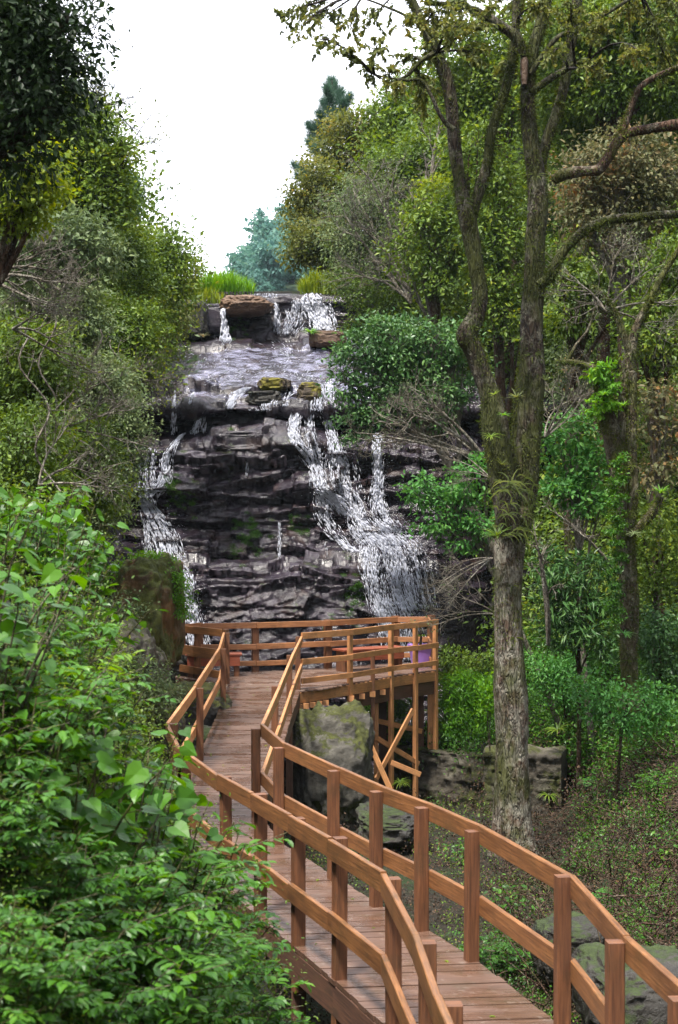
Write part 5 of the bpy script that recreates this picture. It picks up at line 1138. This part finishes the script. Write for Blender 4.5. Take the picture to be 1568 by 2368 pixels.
# ------------------------------------------------------------------ foreground bank plants
def stem_leaf_plant(name, label, cat, seed, H, n_st, leafsize, kind, leaf, nl=9, spread=.35, group=None, tiers=False):
    t = thing(name, label, cat, (0, 0, -50), group); m1, m2 = MB(), MB(); lp, ld, ln_, ls = [], [], [], []
    for s in range(n_st):
        a = s * 2.4 + random.random(); tip = np.array([math.cos(a) * spread * random.uniform(.3, 1.2), math.sin(a) * spread * random.uniform(.3, 1.2), H * random.uniform(.6, 1.1)])
        base_ = np.array([math.cos(a) * .05, math.sin(a) * .05, -.1]); q = limb_path(base_, tip, .1, 8); tube(m1, q + np.array([0, 0, -50]), np.linspace(.006, .0025, 8), 4, cap=False)
        for k in range(nl):
            u = .3 + .7 * (k + .5) / nl; p = np.array([np.interp(u, np.linspace(0, 1, 8), q[:, c]) for c in range(3)]); az = k * 2.4 + s; od = np.array([math.cos(az), math.sin(az), .25])
            if tiers:   # compound leaf: leaflets along a rachis
                m = 7; R_ = .16 * random.uniform(.7, 1.3)
                for j in range(m):
                    pj = p + nrm(od) * R_ * (j + 1) / m + np.array([0, 0, -.04 * (j / m) ** 2])
                    for sg in (-1, 1):
                        sd = np.cross(od, [0, 0, 1]) * sg; lp.append(pj); ld.append(nrm(od * .5 + sd + np.array([0, 0, -.35]) + rng.normal(size=3) * .28)); ls.append(leafsize * random.uniform(.55, 1.3)); ln_.append(np.array([0, 0, 1]) + rng.normal(size=3) * .25)
                tube(m1, np.array([p, p + nrm(od) * R_]) + np.array([0, 0, -50]), .002, 3, cap=False)
            else:
                pe = p + nrm(od) * leafsize * .5; tube(m1, np.array([p, pe]) + np.array([0, 0, -50]), .0018, 3, cap=False)
                lp.append(pe); ld.append(nrm(od + np.array([0, 0, -.55]) + rng.normal(size=3) * .25)); ls.append(leafsize * random.uniform(.55, 1.15) * (1.15 - .4 * u)); ln_.append(np.array([0, 0, 1]) + np.array([0, -.5, 0]) + rng.normal(size=3) * .3)
    leaves(m2, np.array(lp) + np.array([0, 0, -50]), np.array(ld), np.array(ln_), np.array(ls), kind)
    m1.build('stem', B['mossy'], t); m2.build('leaves', G[leaf], t, smooth=False); return t
def fern_plant(label, nf, L, leaf='fern', group=None):
    t = thing('fern', label, 'fern', (0, 0, -50), group); m2 = MB(); m1 = MB()
    for s in range(nf):
        a = s * 2.4 + random.random() * .5; el = random.uniform(.5, 1.3); d = nrm(np.array([math.cos(a), math.sin(a), el])); p = np.array([0, 0, -.03]); pts = [p]; l = L * random.uniform(.7, 1.1); n = 26
        for k in range(n): p = p + d * l / n; d = nrm(d + np.array([0, 0, -.075])); pts.append(p)
        pts = np.array(pts); tube(m1, pts + np.array([0, 0, -50]), np.linspace(.004, .001, n + 1), 3, cap=False); T = nrm(np.gradient(pts, axis=0)); S = nrm(np.cross(T, [0, 0, 1.])); U = np.cross(S, T)
        pp, DD, NN, SS = [], [], [], []
        for k in range(4, n + 1):
            f = (k - 4) / (n - 4); pl = l * .26 * math.sin(math.pi * min(1, .12 + f * .86)) ** .8 + .01
            for sg in (-1, 1):
                dr = nrm(S[k] * sg + T[k] * .45 - U[k] * .12); m = max(3, int(pl / .012))
                for j in range(m):
                    q = pts[k] + dr * pl * (j + .3) / m - U[k] * .25 * pl * (j / m) ** 2; wl = pl * .16 * (1 - j / m * .75) + .004
                    for s2 in (-1, 1):
                        pp.append(q); DD.append(nrm(np.cross(dr, U[k]) * s2 + dr * .6)); NN.append(U[k]); SS.append(wl)
        leaves(m2, np.array(pp) + np.array([0, 0, -50]), np.array(DD), np.array(NN) + rng.normal(size=(len(pp), 3)) * .12, np.array(SS) * 1.5, 'rhomb')
    m1.build('stem', B['mossy'], t); m2.build('fronds', G[leaf], t, smooth=False); return t
gh, gf, gs, gl = 'heart leaved plants on the near bank', 'ferns on the near bank', 'small leaved bushes on the near bank', 'narrow leaved plants on the near bank'
LBL = {'h': ('fresh green heart leaved plant on the near left bank', gh), 'f': ('feathery fern on the near left bank', gf), 's': ('bushy plant with small compound leaves on the near left bank', gs), 'l': ('bright plant with pointed leaves on the near left bank', gl)}
KH = [stem_leaf_plant('heart_leaf_plant', LBL['h'][0], 'plant', i, .55, 9, .11, 'heart', 'fore', 8, .32, gh) for i in range(3)]
KF = [fern_plant(LBL['f'][0], 12, .46, 'fern', gf) for i in range(2)]
KS = [stem_leaf_plant('bushy_plant', LBL['s'][0], 'plant', i, .45, 12, .05, 'oval', 'fore', 8, .34, gs, True) for i in range(3)]
KL = [stem_leaf_plant('leafy_plant', LBL['l'][0], 'plant', i, .4, 12, .085, 'oval', 'fore', 9, .3, gl) for i in range(2)]
first = set()
def put(kind, x, y, s=1.0, d=None, lift=0.0, label=None):
    """stand a plant on the bank where the ray through (x, y) meets the ground"""
    bank = {'h': KH, 'f': KF, 's': KS, 'l': KL}[kind]; r = bank[random.randrange(len(bank))]
    if d is None:
        hh, _ = cast(GB, x, y)
        if hh is None: return
    else: hh = P(x, y, d); 
    loc = hh + np.array([0, 0, -.02 + lift]); rz = random.random() * 6.28
    if r.name not in first: first.add(r.name); r.location = tuple(loc); r.rotation_euler = (0, 0, rz); r.scale = (s, s, s); return r
    return dup(r, loc, rz, s, label)
spots = []
def edge(y): return np.interp(y, [1180, 1290, 1400, 1500, 1640, 1760, 1900, 2000, 2100, 2200, 2300, 2400], [120, 250, 260, 280, 300, 370, 450, 500, 560, 610, 660, 680])
random.seed(5)
for k in range(1500):
    x = random.uniform(-60, 700); y = random.uniform(1230, 2480)
    if x > edge(y) - np.interp(y, [1500, 1560, 1620, 2050, 2150], [40, 100, 165, 150, 105]): continue
    hh, _ = cast(GB, x, y)
    if hh is None or hh[1] < 3.9: continue
    mind = 62 * 9 / max(hh[1], 5)
    if any((x - a) ** 2 + ((y - b) * 1.0) ** 2 < mind ** 2 for a, b in spots): continue
    spots.append((x, y))
    zone = vn(x * .006, y * .006, 0, 8) + random.uniform(-.35, .35)
    if y < 1560: kd = 'h' if zone > -.25 else 'l'
    elif 1560 <= y < 1850: kd = 'f' if zone > -.05 else ('s' if zone > -.35 else 'l')
    elif y < 2130 and x > 60: kd = 'h' if zone > -.1 else 's'
    else: kd = 's' if zone > -.35 else 'f'
    if (kd == 'f' and x > edge(y) - 140) or hh[1] < 5.2: kd = 's'
    r = put(kd, x, y + 20, random.uniform(.8, 1.2) * (.75 if hh[1] < 5.2 else 1))
    if r is not None:
        v_ = 0 if y < 1400 else 1 if y < 1620 else 2 if y < 1850 else 3 if y < 2080 else 4 if y < 2300 else 5
        e_ = edge(y); u_ = 0 if x < e_ * .28 else 1 if x < e_ * .62 else 2
        r['label'] = {'h': 'heart leaved plant', 'f': 'feathery fern', 's': 'small leaved plant', 'l': 'pointed leaved plant'}[kd] + ', ' + \
            ('atop the near bank', 'high on the near bank', 'midway up the near bank', 'halfway down the near bank', 'low on the near bank', 'at the foot of the bank')[v_] + ', ' + \
            ('left side', 'in mid greenery', 'nearest the railing')[u_]
    if len(spots) > 260: break
same = {}
for o in list(sc.collection.objects):
    if o.parent is None and o.get('group') in (gh, gf, gs, gl): same.setdefault(o['label'], []).append(o)
for lb, os_ in same.items():
    os_.sort(key=lambda o: o.location.x / max(o.location.y, .1)); n_ = len(os_); w_ = ['', 'one', 'two', 'three', 'four', 'five', 'six', 'seven', 'eight', 'nine'][min(n_, 9)]
    if 1 < n_ < 7:
        for i_, o in enumerate(os_): o['label'] = lb + ', ' + ('leftmost' if i_ == 0 else 'rightmost' if i_ == n_ - 1 else ['', 'second', 'third', 'fourth', 'fifth'][i_] + ' from left') + (' of ' + w_ if i_ in (0, n_ - 1) else '')
clothe('undergrowth', (-60, 1180, 720, 2450), 4200, .075, 'mid', 'oval', h=.55, per=16, cl=.3, dens_fn=lambda x, y: x < edge(y) - 60)
RB = [('f', 1260, 1735, 'fern on the litter slope right of the stone wall'), ('f', 1380, 1800, 'fern among twigs in the middle of the right slope'), ('l', 1480, 1760, 'green leafy plant high on the right slope'), ('l', 1340, 1700, 'leafy plant above the wall end on the right slope'), ('s', 1530, 1850, 'small leaved plant by the right edge on the litter slope'),
      ('f', 1290, 2120, 'fern in the shade under the near right railing'), ('l', 1180, 2120, 'leafy plant beside the trunk foot, seen through the railing'), ('l', 1060, 2000, 'small plant seen between railing posts near the flat mossy rock'), ('f', 1420, 2060, 'fern at the bottom of the litter slope'), ('l', 1540, 1990, 'green plant low by the right edge of the slope'), ('s', 1160, 2260, 'small leaved plant below the deck edge near the railing'), ('s', 1440, 1700, 'bushy small leaved plant on top of the right slope'), ('f', 1120, 1700, 'fern against the left side of the big trunk behind the wall'), ('l', 1010, 1890, 'low plant at the foot of the stone wall')]
for kd, x, y, lb in RB:
    r = put(kd, x, y, random.uniform(.75, 1.05))
    if r is not None:
        r['label'] = lb
        if 'group' in r: del r['group']
# ferny fringe on the ochre outcrop
mb = MB(); oc_c = P(375, 1345, 22.9)
fill(mb, [(P(330, 1315, 23.0), .24), (P(370, 1325, 23.0), .26), (P(400, 1360, 22.9), .2), (P(418, 1400, 22.8), .13), (P(355, 1300, 23.2), .16), (P(300, 1330, 22.8), .22)], .045, 'oval', 2.0, .08)
tag(mb.build('bush', G['bright'], smooth=False, origin=oc_c), 'bright green fringe of small plants on top of the ochre outcrop', 'bush')
mb = MB(); fill(mb, [(P(x, y, 21.9 if y < 1500 else 19.8), .26) for x, y in ((280, 1400), (285, 1470), (340, 1570), (370, 1600), (260, 1520), (330, 1620), (270, 1600), (240, 1460), (300, 1660))], .05, 'oval', .75, .12)
tag(mb.build('ivy', G['grey'], smooth=False, origin=P(330, 1560, 20.8)), 'grey green ivy hanging over the lower outcrop on the left', 'ivy')
# mosses and plants on the cliff
mb = MB()
for x, y, r in ((405, 1140, 14), (425, 1150, 14), (440, 1165, 16), (395, 1150, 10), (575, 1200, 14), (580, 1225, 16), (560, 1240, 20), (600, 1240, 16), (545, 1250, 16), (690, 1215, 12), (700, 1245, 12), (820, 1340, 14), (824, 1370, 14), (815, 1400, 14), (760, 1430, 10), (560, 750, 16), (545, 760, 12), (420, 800, 26), (395, 790, 20), (440, 845, 14), (540, 1000, 8)):
    for _ in range(int(r * .6)):
        h, _n = cast(CB, x + random.gauss(0, r * .8), y + random.gauss(0, r * 1.5))
        if h is not None: fill(mb, [(h + np.array([0, -.02, 0]), .035)], .03, 'lance', 1.6, .04, per=14)
tag(mb.build('moss', G['fore'], smooth=False), kind='stuff')
# moss tufts on boulders and walls near the platform are part of their rock material
# fallen leaves on the deck
mb = MB(); n = 46; yy = rng.uniform(7.5, 28, n); xx = np.array([random.uniform(np.interp(v, LLn[:, 1], LLn[:, 0]) + .05, np.interp(v, RL[:, 1], RL[:, 0]) - .05) for v in yy])
leaves(mb, np.stack([xx, yy, np.full(n, .006)], 1), np.stack([rng.normal(size=n), rng.normal(size=n), np.zeros(n)], 1), np.array([[0, 0, 1.]] * n), rng.uniform(.025, .06, n), 'oval')
tag(mb.build('fallen_leaves', G['yellow'], smooth=False), kind='stuff')
# ------------------------------------------------------------------ haze
m, t_, o_ = newmat('haze air'); v = t_.nodes.new('ShaderNodeVolumePrincipled'); v.inputs['Color'].default_value = (.72, .88, 1, 1); v.inputs['Density'].default_value = .0002; v.inputs['Anisotropy'].default_value = .2
t_.links.new(v.outputs[0], o_.inputs['Volume'])
x0, x1, y0, y1, z0, z1 = -905, 905, -13, 2210, -12, 75
mb = MB(); mb.add([(x0, y0, z0), (x1, y0, z0), (x1, y1, z0), (x0, y1, z0), (x0, y0, z1), (x1, y0, z1), (x1, y1, z1), (x0, y1, z1)], BOXF)
HAZE = mb.build('haze', m, smooth=False); tag(HAZE, kind='stuff')
